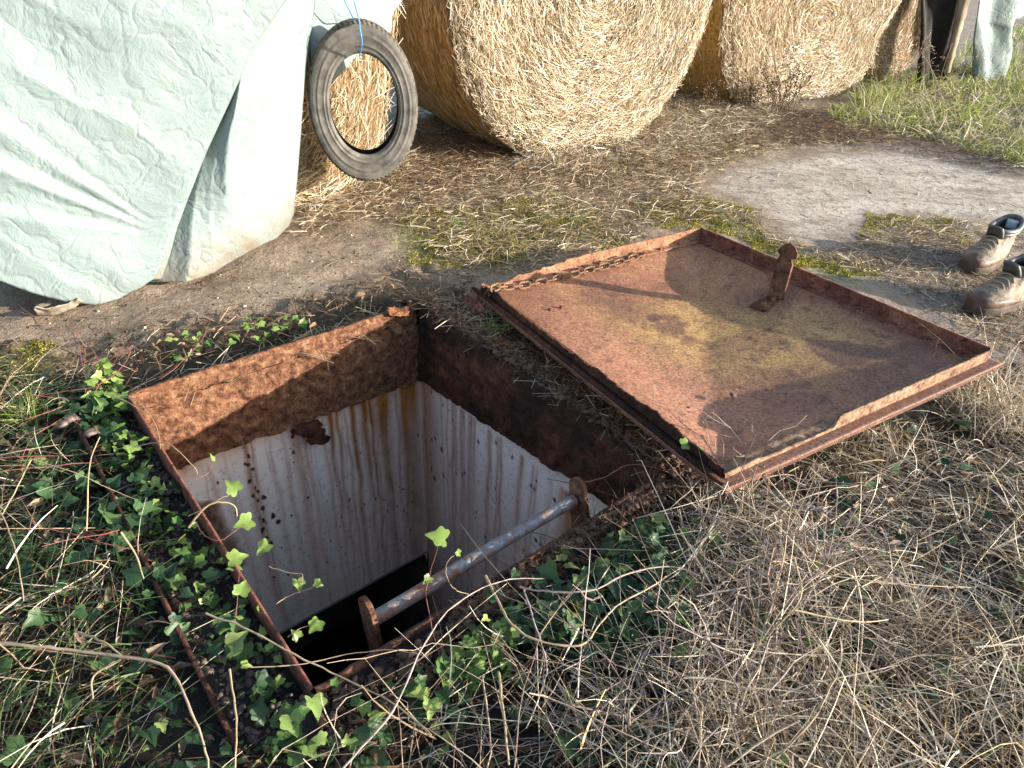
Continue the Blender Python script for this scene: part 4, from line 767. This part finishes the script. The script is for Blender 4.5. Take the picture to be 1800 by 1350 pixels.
P_=scatter(PL_grass,15000,.2);N=len(P_);sz=.35+.8*sm(-.35,.45,fbm(P_[:,0]*3.5,P_[:,1]*3.5,6));ribbons(b,P_,lean(N,1.0,.35,-2.2,1.1),rng.uniform(.09,.24,N)*sz,rng.uniform(.004,.007,N),np.c_[rng.normal(-.15,.25,N),rng.normal(-.2,.25,N),-np.abs(rng.normal(.3,.2,N))],4,.12)
tag(b.out('grass_verge',M_green),'long green grass on the verge at the top right','grass',kind='stuff')
b=B();pts_=[]
P_=np.c_[rng.uniform(2.5,16,14000),rng.uniform(6.2,22,14000)];k=P_[:,1]<P_[:,0]*1.25+3;P_=P_[k];P_=np.c_[P_,gz(P_[:,0],P_[:,1])];N=len(P_)
ribbons(b,P_,lean(N,1.1,.3),rng.uniform(.12,.3,N),rng.uniform(.008,.014,N),np.c_[rng.normal(0,.3,(N,2)),-np.abs(rng.normal(.2,.2,N))],3,.15)
tag(b.out('field_grass',M_green),'rough field grass running back behind the verge','grass',kind='stuff')
b=B();P_=scatter(PL_grass,9000,.2);N=len(P_);ribbons(b,P_,lean(N,.5,.35),rng.uniform(.08,.28,N),rng.uniform(.003,.005,N),np.c_[rng.normal(0,.3,(N,2)),-np.abs(rng.normal(.3,.2,N))],4,.3);tag(b.out('dead_verge_grass',M_dry),'straw-coloured dead blades lying among the green verge grass','grass',kind='stuff')
gut=.93;nearx=.93
# ---------------------------------------------------------------- foreground vegetation
PL_L=poly([(-500,660),(0,640),(140,680),(200,740),(300,900),(400,1080),(520,1290),(600,1500),(-700,1700)])
PL_Lrim=poly([(150,690),(200,700),(260,800),(360,960),(450,1120),(540,1260),(470,1290),(330,1130),(230,1000),(150,850),(120,740)])
PL_R=poly([(1200,880),(1290,850),(1450,790),(1700,680),(1760,640),(1950,640),(2400,1000),(2300,1700),(1150,1700),(1150,1350),(1180,1100)])
PL_Rmid=poly([(620,1250),(760,1150),(900,1010),(1050,930),(1200,880),(1350,870),(1500,1000),(1500,1500),(560,1600)])
PL_Rall=poly([(560,1240),(700,1160),(900,1010),(1160,870),(1290,850),(1450,790),(1700,680),(1760,640),(1950,640),(2600,1200),(2300,1750),(500,1750)])
PL_ivyR=poly([(850,1080),(930,1010),(1060,960),(1180,930),(1210,1040),(1170,1150),(1020,1180),(890,1160)])
def tangle(name,sets,m,label,cat,L=(.06,.26),wd=(.0007,.0026),el=.35,els=.35,h=.06,bz=.3,K=4):
    b=B()
    for pl_,n in sets:
        P_=scatter(pl_,n,.06);N=len(P_);kc=fbm(P_[:,0]*6,P_[:,1]*6,101)+rng.normal(0,.22,N)>-.12;P_=P_[kc];N=len(P_);u_,v_=uv(P_[:,0],P_[:,1]);lo=.30+.70*(1-sm(.9,1.0,u_)*sm(3.4,2.8,u_)*sm(1.0,1.1,v_)*sm(1.9,1.5,v_));P_[:,2]+=rng.uniform(0,h,N)*lo;D_=lean(N,el,els);D_[:,2]*=lo;L_=rng.uniform(*L,N)*(.5+.5*lo);k_=~overpit(P_,D_,L_);P_,D_,L_=P_[k_],D_[k_],L_[k_];N=len(P_);ribbons(b,P_,D_,L_,rng.uniform(*wd,N),np.c_[rng.normal(0,.20,(N,2)),-np.abs(rng.normal(bz,bz*.6,N))],K,.4)
    return tag(b.out(name,m),label,cat,kind='stuff')
tangle('dry_grass_tangle',[(PL_R,14000),(PL_Rmid,1700)],M_dry,'tangled dry grass covering the ground at the lower right','grass')
tangle('flat_dead_blades',[(PL_R,1300),(PL_Rmid,120),(PL_L,160)],M_dry,'broad flattened dead grass blades over the lower ground','grass',L=(.03,.17),wd=(.0018,.0042),el=.25,h=.10,bz=.25)
tangle('dry_grass_thatch',[(PL_L,3000)],M_dry,'dead grass stalks lying over the lower left ground','grass',L=(.06,.22),wd=(.001,.0025),el=.2,h=.03)
tangle('green_grass_thatch',[(PL_L,4200),(PL_R,500)],M_dgreen,'thin green grass mixed with ivy at the lower left','grass',L=(.04,.13),wd=(.001,.0028),el=.5)
tangle('dark_stalk_litter',[(PL_L,4500),(PL_Rall,6000)],M_darkstraw,'dark dead stalks under the foreground grass','litter',L=(.04,.14),wd=(.0015,.004),el=.15,h=.02)
def leaves(name,sets,m,TV,TF,smin,smax,h,tilt,label,cat,kind='stuff'):
    b=B()
    for pl_,n in sets:
        P_=scatter(pl_,n,.05);N=len(P_);P_[:,2]+=rng.uniform(.004,h,N);X_,Y_,Z_=frames(N,tilt);place(b,TV,TF,P_,X_,Y_,Z_,smin+(smax-smin)*rng.uniform(0,1,N)**1.5)
    return tag(b.out(name,m,None,True),label,cat,kind=kind)
leaves('ivy_carpet',[(PL_Lrim,430),(PL_L,650),(PL_Rmid,260),(PL_R,200)],M_ivy,IVY_V,IVY_F,.018,.042,.05,.5,'dark green ivy leaves carpeting the ground beside the pit','ivy')
leaves('ivy_patch',[(PL_ivyR,420)],M_ivy,IVY_V,IVY_F,.016,.044,.085,.55,'glossy dark ivy patch under the arching brambles at the bottom centre','ivy')
leaves('ivy_along_near_side',[(poly([(560,1270),(640,1230),(760,1150),(860,1090),(900,1150),(760,1260),(620,1340),(480,1350)]),170)],M_midivy,IVY_V,IVY_F,.014,.036,.07,.55,'mixed light and dark ivy leaves along the near side of the frame','ivy')
leaves('small_weed_leaves',[(PL_L,2600),(PL_Lrim,500)],blade_mat('weed_leaf',[(0,(.03,.07,.02)),(1,(.09,.17,.05))],.5,.3),IVY_V,IVY_F,.006,.016,.03,.5,'tiny green weed leaves between the grass stalks','weeds')
leaves('young_ivy_fringe',[(poly([(150,670),(200,660),(215,720),(240,800),(280,860),(330,950),(400,1050),(380,1070),(290,950),(220,860),(170,760)]),130),(poly([(285,625),(400,590),(520,555),(535,570),(420,610),(300,645)]),46),(PL_Rmid,45)],M_yivy,IVY_V,IVY_F,.016,.032,.07,.55,'yellow-green young ivy leaves along the frame edge','ivy')
leaves('dead_leaf_litter',[(PL_L,700),(PL_Rall,600),(poly([(100,640),(560,520),(700,500),(680,540),(250,660)]),60)],M_dead,LF_V,LF_F,.018,.045,.03,.6,'curled brown dead leaves in the litter','leaves')
# woody stems
def stem(px,r0,r1,m,label,name='bramble_stem',cat='stem',group='bare bramble stems in the foreground',thorn=0,jit=.12,parent=None):
    P_=smooth_path([G(a_,b_,z_)+np.r_[rng.normal(0,.004,2),0] for a_,b_,z_ in px],5);r0,r1=r0*.68,r1*.5;P_=P_+rng.normal(0,.0005,P_.shape);org=P_[0].copy();b=B();tube(b,P_-org,r0,r1,7,jit=jit)
    for k in range(thorn):
        i=rng.integers(1,len(P_)-1);d_=nrm(rng.normal(0,1,3)[None])[0];tube(b,[P_[i]-org,P_[i]-org+d_*(r0*1.2+.004)],r0*.5,.0002,4)
    o=b.out(name,m,parent,True);o.location=org
    if parent is None:tag(o,label,cat,group)
    return o
z=.05
stem([(-60,1120,.07),(60,1136,.08),(130,1142,.08),(215,1155,.085),(290,1185,.09),(340,1260,.08),(365,1330,.06),(375,1400,.05)],.0042,.0028,M_stem,'long arching brown stem crossing the lower left corner',thorn=10)
stem([(140,1108,.06),(180,1130,.08),(225,1157,.08)],.003,.0028,M_tan,'short pale cut stem joining the long arching stem',thorn=2)
stem([(205,1165,.08),(160,1190,.06),(160,1240,.05)],.003,.0025,M_tan,'short bent tan stalk hanging below the arching stem')
stem([(405,1180,.06),(410,1260,.06),(415,1350,.05),(416,1420,.05)],.0025,.0022,M_tan,'straight tan stalk standing left of the frame corner',thorn=4)
stem([(355,1082,.05),(430,1100,.05),(520,1148,.04),(600,1190,.03),(690,1235,.05),(760,1290,.06)],.0028,.0022,M_tan,'golden stem slanting across the near corner of the pit')
stem([(440,1170,.03),(540,1163,.02),(600,1152,.02),(690,1148,.03),(745,1152,.03)],.0016,.0012,M_stem,'thin twig lying level over the pit corner')
stem([(560,1400,.05),(620,1330,.07),(690,1250,.10),(735,1150,.12),(780,1080,.12),(840,1040,.11),(900,1022,.09),(950,1016,.07)],.0028,.0016,M_gstem,'smooth grey stem arching along the near frame side')
stem([(850,1012,.06),(870,1060,.09),(895,1102,.10),(950,1126,.10),(1020,1130,.10),(1060,1100,.10),(1090,1065,.10),(1150,1030,.09),(1210,990,.08)],.0034,.0024,M_stem,'knobbly bramble stem looping over the ivy patch',thorn=10)
stem([(915,1030,.08),(960,1038,.10),(1040,1038,.10),(1110,1010,.10),(1180,1000,.09),(1230,1010,.08)],.0030,.0024,M_gstem,'thorny grey stem running right above the ivy',thorn=12)
stem([(918,1032,.08),(940,1090,.10),(950,1150,.08),(960,1200,.06),(930,1280,.05)],.0022,.0016,M_gstem,'thin forked stem hanging down through the ivy',thorn=6)
stem([(960,842,-.005),(1010,846,.01),(1050,843,.03),(1080,826,.04),(1110,815,.04),(1150,823,.03),(1185,838,.0)],.0020,.0014,M_red,'thin red stem stretched across the right corner of the pit')
stem([(600,1040,.10),(935,1217,.1),(980,1230,.08)][1:]+[(1100,1290,.08),(1180,1330,.06)],.0022,.0016,M_stem,'slanting brown stem below the ivy patch',thorn=5)
stem([(880,1180,.05),(884,1260,.06),(887,1340,.05)],.0035,.003,M_tan,'upright pale broken stalk at the bottom centre')
stem([(0,900,.03),(25,960,.05),(35,1060,.04)],.002,.002,M_tan,'bent dry stalk at the left edge')
stem([(50,810,.07),(20,880,.04),(0,910,.03)],.002,.0018,M_tan,'dry stalk leaning left below the grass tuft')
stem([(55,808,.07),(130,830,.07),(190,858,.05),(240,880,.04)],.002,.0015,M_tan,'dry stalk leaning right below the grass tuft')
stem([(150,940,.03),(160,820,.10),(170,770,.12)],.0022,.002,M_tan,'upright dry stalk beside the left ivy')
stem([(210,940,.08),(235,975,.05),(255,1015,.03)],.0028,.0028,M_tan,'pale snapped stick lying over the left ivy')
stem([(1400,985,.14),(1410,1050,.12),(1350,1120,.07)],.0026,.0024,M_tan,'folded wide dry grass stem in the right tangle')
stem([(1405,1075,.15),(1500,1090,.13),(1560,1085,.10)],.0024,.002,M_tan,'pale bent stalk in the middle of the right tangle')
stem([(1285,980,.10),(1410,1010,.12),(1600,1025,.11),(1700,1030,.08)],.0018,.0014,M_stem,'long thin twig lying level through the dry grass')
stem([(1350,1350,.05),(1420,1270,.09),(1470,1190,.11)],.0026,.0022,M_tan,'straight pale stalk rising from the bottom right')
stem([(1745,620,.05),(1780,560,.22),(1795,520,.33)],.0018,.0012,M_tan,'thin pale stalk standing up beside the boots')
# bramble tangle that reads as one mass: kinked, branching twigs that taper
def rnd_tangle(name,pl_,n,m,label,r=(.0007,.0026),L=(.10,.38),h=(.02,.10),thorn=3,keep=None):
    b=B();P_=scatter(pl_,n,.05)
    def grow(p,a_,el_,Ln,r0,depth):
        K=max(3,int(Ln/.035));q=[p]
        for k in range(K):
            a_+=rng.normal(0,.10)+(rng.uniform()<.22)*rng.normal(0,.55);el_+=rng.normal(-.03,.10)+(rng.uniform()<.15)*rng.normal(0,.35)
            s_=q[-1]+Ln/K*np.array([math.cos(a_)*math.cos(el_),math.sin(a_)*math.cos(el_),math.sin(el_)]);s_[2]=max(s_[2],float(gz(s_[0],s_[1]))+.006);q.append(s_)
        q=np.array(q);u_,v_=uv(q[:,0],q[:,1])
        if ((u_>-.09)&(u_<HW+.01)&(v_>-.01)&(v_<HD+.07)).any():return
        if keep is not None and pip(q[:,0],q[:,1],keep).mean()>.35 and rng.uniform()<.75:return
        tube(b,q,r0,r0*.45,5,jit=.18)
        for _ in range(thorn):
            j=rng.integers(1,len(q));d_=nrm(rng.normal(0,1,3)[None])[0];tube(b,[q[j],q[j]+d_*rng.uniform(.003,.009)],r0*.6,r0*.1,4)
        if depth<2:
            for _ in range(rng.integers(0,4)):
                j=rng.integers(1,len(q));grow(q[j].copy(),a_+rng.choice([-1,1])*rng.uniform(.4,1.0),el_+rng.normal(0,.3),Ln*rng.uniform(.2,.5),r0*.55,depth+1)
    for i in range(n):
        grow(P_[i]+np.array([0,0,rng.uniform(*h)]),rng.uniform(0,6.28),rng.normal(.05,.25),rng.uniform(*L),r[0]+(r[1]-r[0])*rng.uniform()**2.2,0)
    tag(b.out(name,m,None,True),label,'brambles',kind='stuff')
PL_tw=poly([(1130,880),(1250,840),(1420,900),(1400,1100),(1330,1350),(1000,1400),(880,1200),(960,1020),(1100,940)])
rnd_tangle('bramble_tangle',PL_tw,230,M_gstem,'grey thorny bramble twigs tangled over the ground right of the pit',keep=PL_ivyR)
rnd_tangle('brown_twig_tangle',PL_Rmid,170,M_stem,'brown woody twigs tangled along the bottom of the picture',keep=PL_ivyR)
rnd_tangle('thin_stem_tangle',PL_L,110,M_stem,'thin brown stems creeping through the lower left ground',r=(.0008,.0018),h=(.01,.05),thorn=1)
rnd_tangle('ivy_vine_tangle',PL_Lrim,60,M_red,'reddish ivy vines woven along the left frame side',r=(.001,.0018),h=(.01,.06),thorn=1)
# ivy shoots with their leaves
def shoot(px,lv,m,label,r0=.0013):
    root=stem(px,r0,r0*.7,m,label,'ivy_shoot','ivy shoot','young ivy shoots over the pit edge',jit=.05);org=np.array(root.location)
    for (a_,b_,z_,s_) in lv:
        P_=G(a_,b_,z_)-org;vw=nrm((CC-(P_+org))[None]);Z_=nrm(vw*.75+np.array([[.45,0,.4]])+rng.normal(0,.25,(1,3)));h_=rng.uniform(0,6.28);X_=np.array([[math.cos(h_),math.sin(h_),.1]]);X_=nrm(X_-Z_*(X_*Z_).sum());b=B();place(b,IVY_V-np.array([.3,0,0]),IVY_F,P_[None],X_,np.cross(Z_,X_),Z_,[s_]);b.out('leaf',M_yivy,root,True)
shoot([(775,1155,0),(765,1105,.02),(750,1040,.05),(760,990,.08),(772,960,.11)],[(772,945,.115,.038)],M_red,'ivy shoot standing over the grab rail with one bright leaf')
shoot([(830,1045,.02),(800,1030,.04),(780,1010,.06),(790,985,.08),(805,972,.085)],[(805,972,.085,.014),(752,1018,.06,.018)],M_tan,'small curling ivy shoot beside the taller one')
shoot([(480,1055,.0),(510,1046,-.01),(540,1038,-.01),(556,1026,-.01)],[(558,1026,-.01,.018)],M_tan,'lower pale tendril over the white wall with a small leaf')
shoot([(474,998,.0),(510,998,.0),(530,1012,.0),(528,1030,-.01)],[(524,1026,-.01,.026)],M_tan,'upper pale tendril over the white wall with a hooked leaf')
shoot([(505,1125,0),(525,1110,0),(552,1100,0)],[(555,1098,0,.028),(521,1117,0,.02)],M_tan,'pale tendril with two leaves over the black opening')
shoot([(350,920,.02),(365,940,.03),(385,948,.03),(410,935,.03),(430,922,.03)],[(432,918,.03,.036)],M_red,'red-stemmed shoot carrying a large bright leaf over the left edge')
shoot([(330,905,.02),(355,895,.04),(385,880,.05),(405,865,.05)],[(411,857,.05,.034)],M_tan,'shoot with a bright leaf nearest the sunlit rust')
shoot([(418,1085,.0),(422,1030,.04),(425,990,.05)],[(415,982,.05,.034),(425,1037,.04,.03),(465,962,.02,.03)],M_red,'upright shoot with three yellow-green leaves at the left edge')
shoot([(180,690,.03),(220,700,.05),(260,725,.05),(305,735,.04)],[],M_tan,'looping tan tendril at the left corner of the frame',.0018)
shoot([(200,690,.04),(250,710,.05),(275,750,.04),(283,790,.03)],[],M_tan,'tan tendril hanging inside the left corner of the frame',.0016)
shoot([(230,790,.02),(280,780,.05),(310,790,.05),(340,830,.03),(347,840,0)],[],M_tan,'thick tan tendril arched over the left frame side',.002)
shoot([(345,840,.0),(365,832,0),(373,815,.0),(372,808,.01)],[(372,805,.01,.018)],M_red,'fine red tendril ending in a small leaf on the rust')
shoot([(330,925,.03),(360,895,.07),(385,885,.08),(410,890,.07),(418,905,.05)],[],M_tan,'stout curved brown root arching by the flaking wall',.0034)
shoot([(1255,860,.03),(1245,820,.06),(1235,800,.08)],[(1205,782,.10,.03),(1228,790,.09,.024),(1242,813,.07,.024),(1263,832,.06,.04)],M_red,'ivy sprig with small leaves at the near corner of the lid')
# grass tufts that can be told apart
def tuft(px,py,n,L,m,label,w_=(.0015,.003),zz=None,el=1.0,sp=.02,grp='green grass tufts'):
    c=G(px,py,-.05 if zz is None else zz);P_=np.zeros((n,3));P_[:,:2]=rng.normal(0,sp,(n,2));b=B();ribbons(b,P_,lean(n,el,.4),rng.uniform(*L,n),rng.uniform(*w_,n),np.c_[rng.normal(0,.3,(n,2)),-np.abs(rng.normal(.3,.25,n))],5,.1);o=b.out('grass_tuft',m);o.location=c;tag(o,label,'grass tuft',grp)
tuft(50,740,110,(.05,.15),M_green,'big green grass tuft at the left edge below the tarp')
tuft(795,393,70,(.02,.05),M_green,'small bright tuft in the straw below the first bale')
tuft(997,385,80,(.02,.05),M_green,'green tuft in the moss behind the lid',sp=.04)
tuft(700,330,30,(.02,.04),M_green,'little tuft under the hanging tyre',sp=.03)
tuft(870,578,60,(.03,.10),M_green,'bright tuft growing between the pit corner and the lid',zz=-.02,el=.6)
tuft(1350,190,60,(.05,.12),M_green,'tuft among the dead weeds at the middle bale',sp=.08)
tuft(975,345,30,(.02,.045),M_green,'faint tuft in the straw right of the first bale',sp=.03)
tuft(30,980,60,(.05,.12),M_dgreen,'dark tuft at the lower left edge',zz=-.03,sp=.04)
tuft(1720,720,420,(.10,.26),M_dry,'pale dry tussock spilling against the right corner of the lid',zz=-.03,el=.9,sp=.07,grp='dry grass tussocks')
tuft(1790,760,300,(.10,.24),M_dry,'dry tussock at the right edge',zz=-.03,el=.8,sp=.08,grp='dry grass tussocks')
tuft(1560,800,200,(.08,.2),M_dry,'dry tussock tucked under the near rim of the lid',zz=-.03,el=.8,sp=.06,grp='dry grass tussocks')
tuft(1600,1130,260,(.08,.2),M_dry,'rust-tipped dry tussock in the lower right tangle',zz=-.02,el=.8,sp=.05,grp='dry grass tussocks')
# dead weeds
def weed(px,py,H_,n,label,spread=.5):
    c=G(px,py,-.05);b=B()
    for k in range(n):
        a_=rng.uniform(0,6.28);e=rng.normal(1.2,spread*.4);L=rng.uniform(.5,1)*H_;D=np.array([math.cos(a_)*math.cos(e),math.sin(a_)*math.cos(e),math.sin(e)]);q=[rng.normal(0,.05,3)*np.array([1,1,0])]
        for j in range(4):q.append(q[-1]+D*L/4+rng.normal(0,.01,3));
        q=smooth_path(q,3);tube(b,q,.0025,.0014,5)
        for j in range(7):
            i=rng.integers(len(q)//3,len(q));d_=nrm(rng.normal(0,1,3)[None]+np.array([[0,0,.5]]))[0];e2=q[i]+d_*rng.uniform(.02,.07);tube(b,[q[i],e2],.0013,.0009,4)
            for _ in range(3):b.add(CL_V*rng.uniform(.003,.007)+e2+rng.normal(0,.008,3),CL_F)
    o=b.out('dead_weed',M_darkstraw if spread<.9 else M_stem);o.location=c;tag(o,label,'weed','dead weeds along the bales')
weed(1375,195,.42,22,'dark bushy dead weed in front of the middle bale',.8);weed(1240,195,.25,14,'low dead weed in the gap between the first two bales',.8)
weed(1570,165,.5,9,'tall dead weed with seed heads beside the black sheet',1.1);weed(1640,165,.55,5,'sparse dead weed leaning before the grey board',1.2);weed(1310,190,.22,14,'short dead weed at the left foot of the middle bale',.8)
gut=0.;nearx=0.
# ---------------------------------------------------------------- clods, pebbles, flakes
def clods(name,sets,m,s,label,cat,zs=0.,fl=1.):
    b=B()
    for pl_,n in sets:
        P_=scatter(pl_,n,.03);N=len(P_);P_[:,2]+=zs;X_,Y_,Z_=frames(N,.5);sz=rng.uniform(0,1,N)**3*(s[1]-s[0])+s[0]
        for k in range(4):
            i=np.arange(k,N,4);TV=CL_V*(1+.22*np.random.default_rng(k).standard_normal((len(CL_V),1)))*np.array([1,.8,fl]);place(b,TV,CL_F,P_[i],X_[i],Y_[i],Z_[i],sz[i])
    tag(b.out(name,m),label,cat,kind='stuff')
M_crumb=simple('rust_and_soil_crumb',(.035,.018,.012),(.17,.095,.06),45.,.75,.5,.004)
def pu(pts): return [tuple(W(u_,v_)[:2]) for u_,v_ in pts]
clods('mud_clods',[(poly([(0,590),(300,560),(620,490),(760,470),(700,520),(300,620),(0,700)]),1500),(PL_mud,500),(PL_strawthin,700),(PL_litter,900)],M_clod,(.0015,.009),'crumbs and clods of dried mud behind the hatch','mud',-.001,.55)
clods('gutter_pebbles',[(pu([(-.13,-.02),(-.01,-.02),(-.01,HD+.02),(-.13,HD+.02)]),1300)],M_stone,(.003,.012),'damp pebbles filling the gutter along the left frame side','pebbles',.0,.7)
clods('rust_and_soil_crumbs',[(pu([(HW+.015,-.08),(1.12,-.08),(1.09,1.25),(HW+.015,1.3)]),5200),(pu([(.0,HD+.01),(1.0,HD+.01),(1.05,HD+.16),(-.05,HD+.16)]),2600),(pu([(.55,-.10),(1.05,-.10),(1.05,.0),(.6,-.005)]),700)],M_crumb,(.002,.015),'dark rust scale and soil crumbs between the pit and the lid','debris',.004,.5)
clods('black_soil_crumbs',[(pu([(.0,HD+.01),(1.0,HD+.01),(1.05,HD+.16),(-.05,HD+.16)]),1500)],M_soil,(.003,.012),'black crumbly soil along the near side of the frame','soil',.002)
clods('scattered_stones',[(PL_mud,30),(PL_conc,60),(PL_conc2,60)],simple('pale_stone',(.22,.18,.14),(.45,.40,.34)),(.003,.009),'small pale stones on the mud and concrete','stones')
gut=0.
flat_straw('roots_over_rims',[(pu([(HW+.005,-.02),(HW+.035,-.02),(HW+.035,HD+.03),(HW+.005,HD+.03)]),420),(pu([(.2,HD+.005),(HW,HD+.005),(HW,HD+.03),(.2,HD+.03)]),300),(pu([(-.03,-.03),(HW,-.03),(HW,-.012),(-.03,-.012)]),90)],M_darkstraw,'dark roots and stalks hanging over the rims of the frame','roots',wd=(.0008,.0025),lmax=.08,lift=.022)
leaves('ivy_on_left_rim',[(pu([(-.11,-.04),(-.012,-.04),(-.012,HD*.95),(-.08,HD*.95)]),120)],M_yivy,IVY_V,IVY_F,.012,.028,.05,.6,'small pale ivy leaves creeping over the left rim of the frame','ivy')
clods('crust_along_rims',[(pu([(HW+.011,-.05),(HW+.05,-.05),(HW+.05,HD+.05),(HW+.011,HD+.05)]),800),(pu([(.25,HD+.011),(HW,HD+.011),(HW,HD+.04),(.25,HD+.04)]),700)],M_crumb,(.003,.014),'crust of rust and soil built up along the rims of the frame','debris',.008,.6)
PL_gap=pu([(HW+.02,-.02),(1.10,-.05),(1.06,1.18),(HW+.04,1.1)])
flat_straw('straw_in_gap',[(PL_gap,1000),(pu([(.5,-.14),(1.0,-.12),(1.05,.02),(.9,-.02),(.5,-.02)]),260)],M_oldstraw,'loose straw caught between the pit frame and the lid','straw',wd=(.001,.0025))
flat_straw('roots_by_near_side',[(pu([(.1,HD+.02),(1.05,HD+.02),(1.1,HD+.2),(.1,HD+.2)]),700)],M_darkstraw,'fine dark roots along the near side of the frame','roots',wd=(.001,.002))
flat_straw('litter_behind_hatch',[(PL_rough,900)],M_darkstraw,'dark wet stalks and leaf bits behind the hatch','litter',wd=(.001,.004),lmax=.08)
flat_straw('pale_bits_behind_hatch',[(PL_rough,260)],M_oldstraw,'scattered pale stalks on the wet earth behind the hatch','straw',wd=(.001,.003),lmax=.09)
flat_straw('twigs_on_far_side',[(pu([(-.05,-.10),(.85,-.10),(.85,-.018),(-.05,-.018)]),240)],M_oldstraw,'dry stalks lying along the far side of the frame','straw',wd=(.001,.0035),lmax=.16)
def flake(px,py,zz,s,rot,label,m=M_rust):
    N=10;f=np.linspace(-1,1,N);Xs,Ys=np.meshgrid(f,f,indexing='ij');rd=1+.3*fbm(Xs*1.5+px,Ys*1.5+py,3);V=np.stack([Xs*s[0]*rd,Ys*s[1]*rd,.004*fbm(Xs*3+px,Ys*3,4)*2+.006*Xs*Xs],-1)
    o=mesh('rust_flake',V,gridF(N,N),m);o.location=G(px,py,zz);o.rotation_euler=rot;o.modifiers.new('s','SOLIDIFY').thickness=.004;tag(o,label,'rust flake','flakes of rusted steel round the pit')
flake(835,535,.012,(.02,.034),(.5,-.3,.4),'curled rust flake below the chain end',M_rustpink);flake(1105,712,.015,(.034,.018),(.2,.1,-.9),'tan rust flake lying midway between pit and lid',M_rustlight)
flake(1070,690,.012,(.02,.013),(.2,-.2,-.5),'smaller pale flake just behind the tan flake',M_rustlight);flake(880,600,.006,(.022,.015),(.2,.3,.2),'brown flake beside the bright grass tuft')
flake(700,548,.0,(.035,.018),(.45,.2,.5),'sunlit rust flake on the far corner of the frame');flake(865,535,.02,(.018,.012),(.1,.3,1.),'small flake under the lid corner',M_rustlight)
for px,py,s_ in((628,517,.02),(1288,694,.008),(125,735,.020),(160,760,.016)):
    b=B();[b.add(CL_V*(1+.25*rng.standard_normal((20,1)))*s_*q_*np.array([1,1,.6])+rng.normal(0,s_*.5,3)*(q_<1)*np.array([1,1,.3]),CL_F) for q_ in(1,.7,.6)];o=b.out('clod',M_stone if px<200 else M_clod);o.location=G(px,py,(.0 if px!=1288 else .05));
    tag(o,{628:'dark clod standing on the mud behind the pit corner',1288:'crumb of dirt lying on the lid near its left rim',125:'grey earth lump left of the ivy fringe',160:'second grey earth lump, nearer the frame'}[px],'clod')
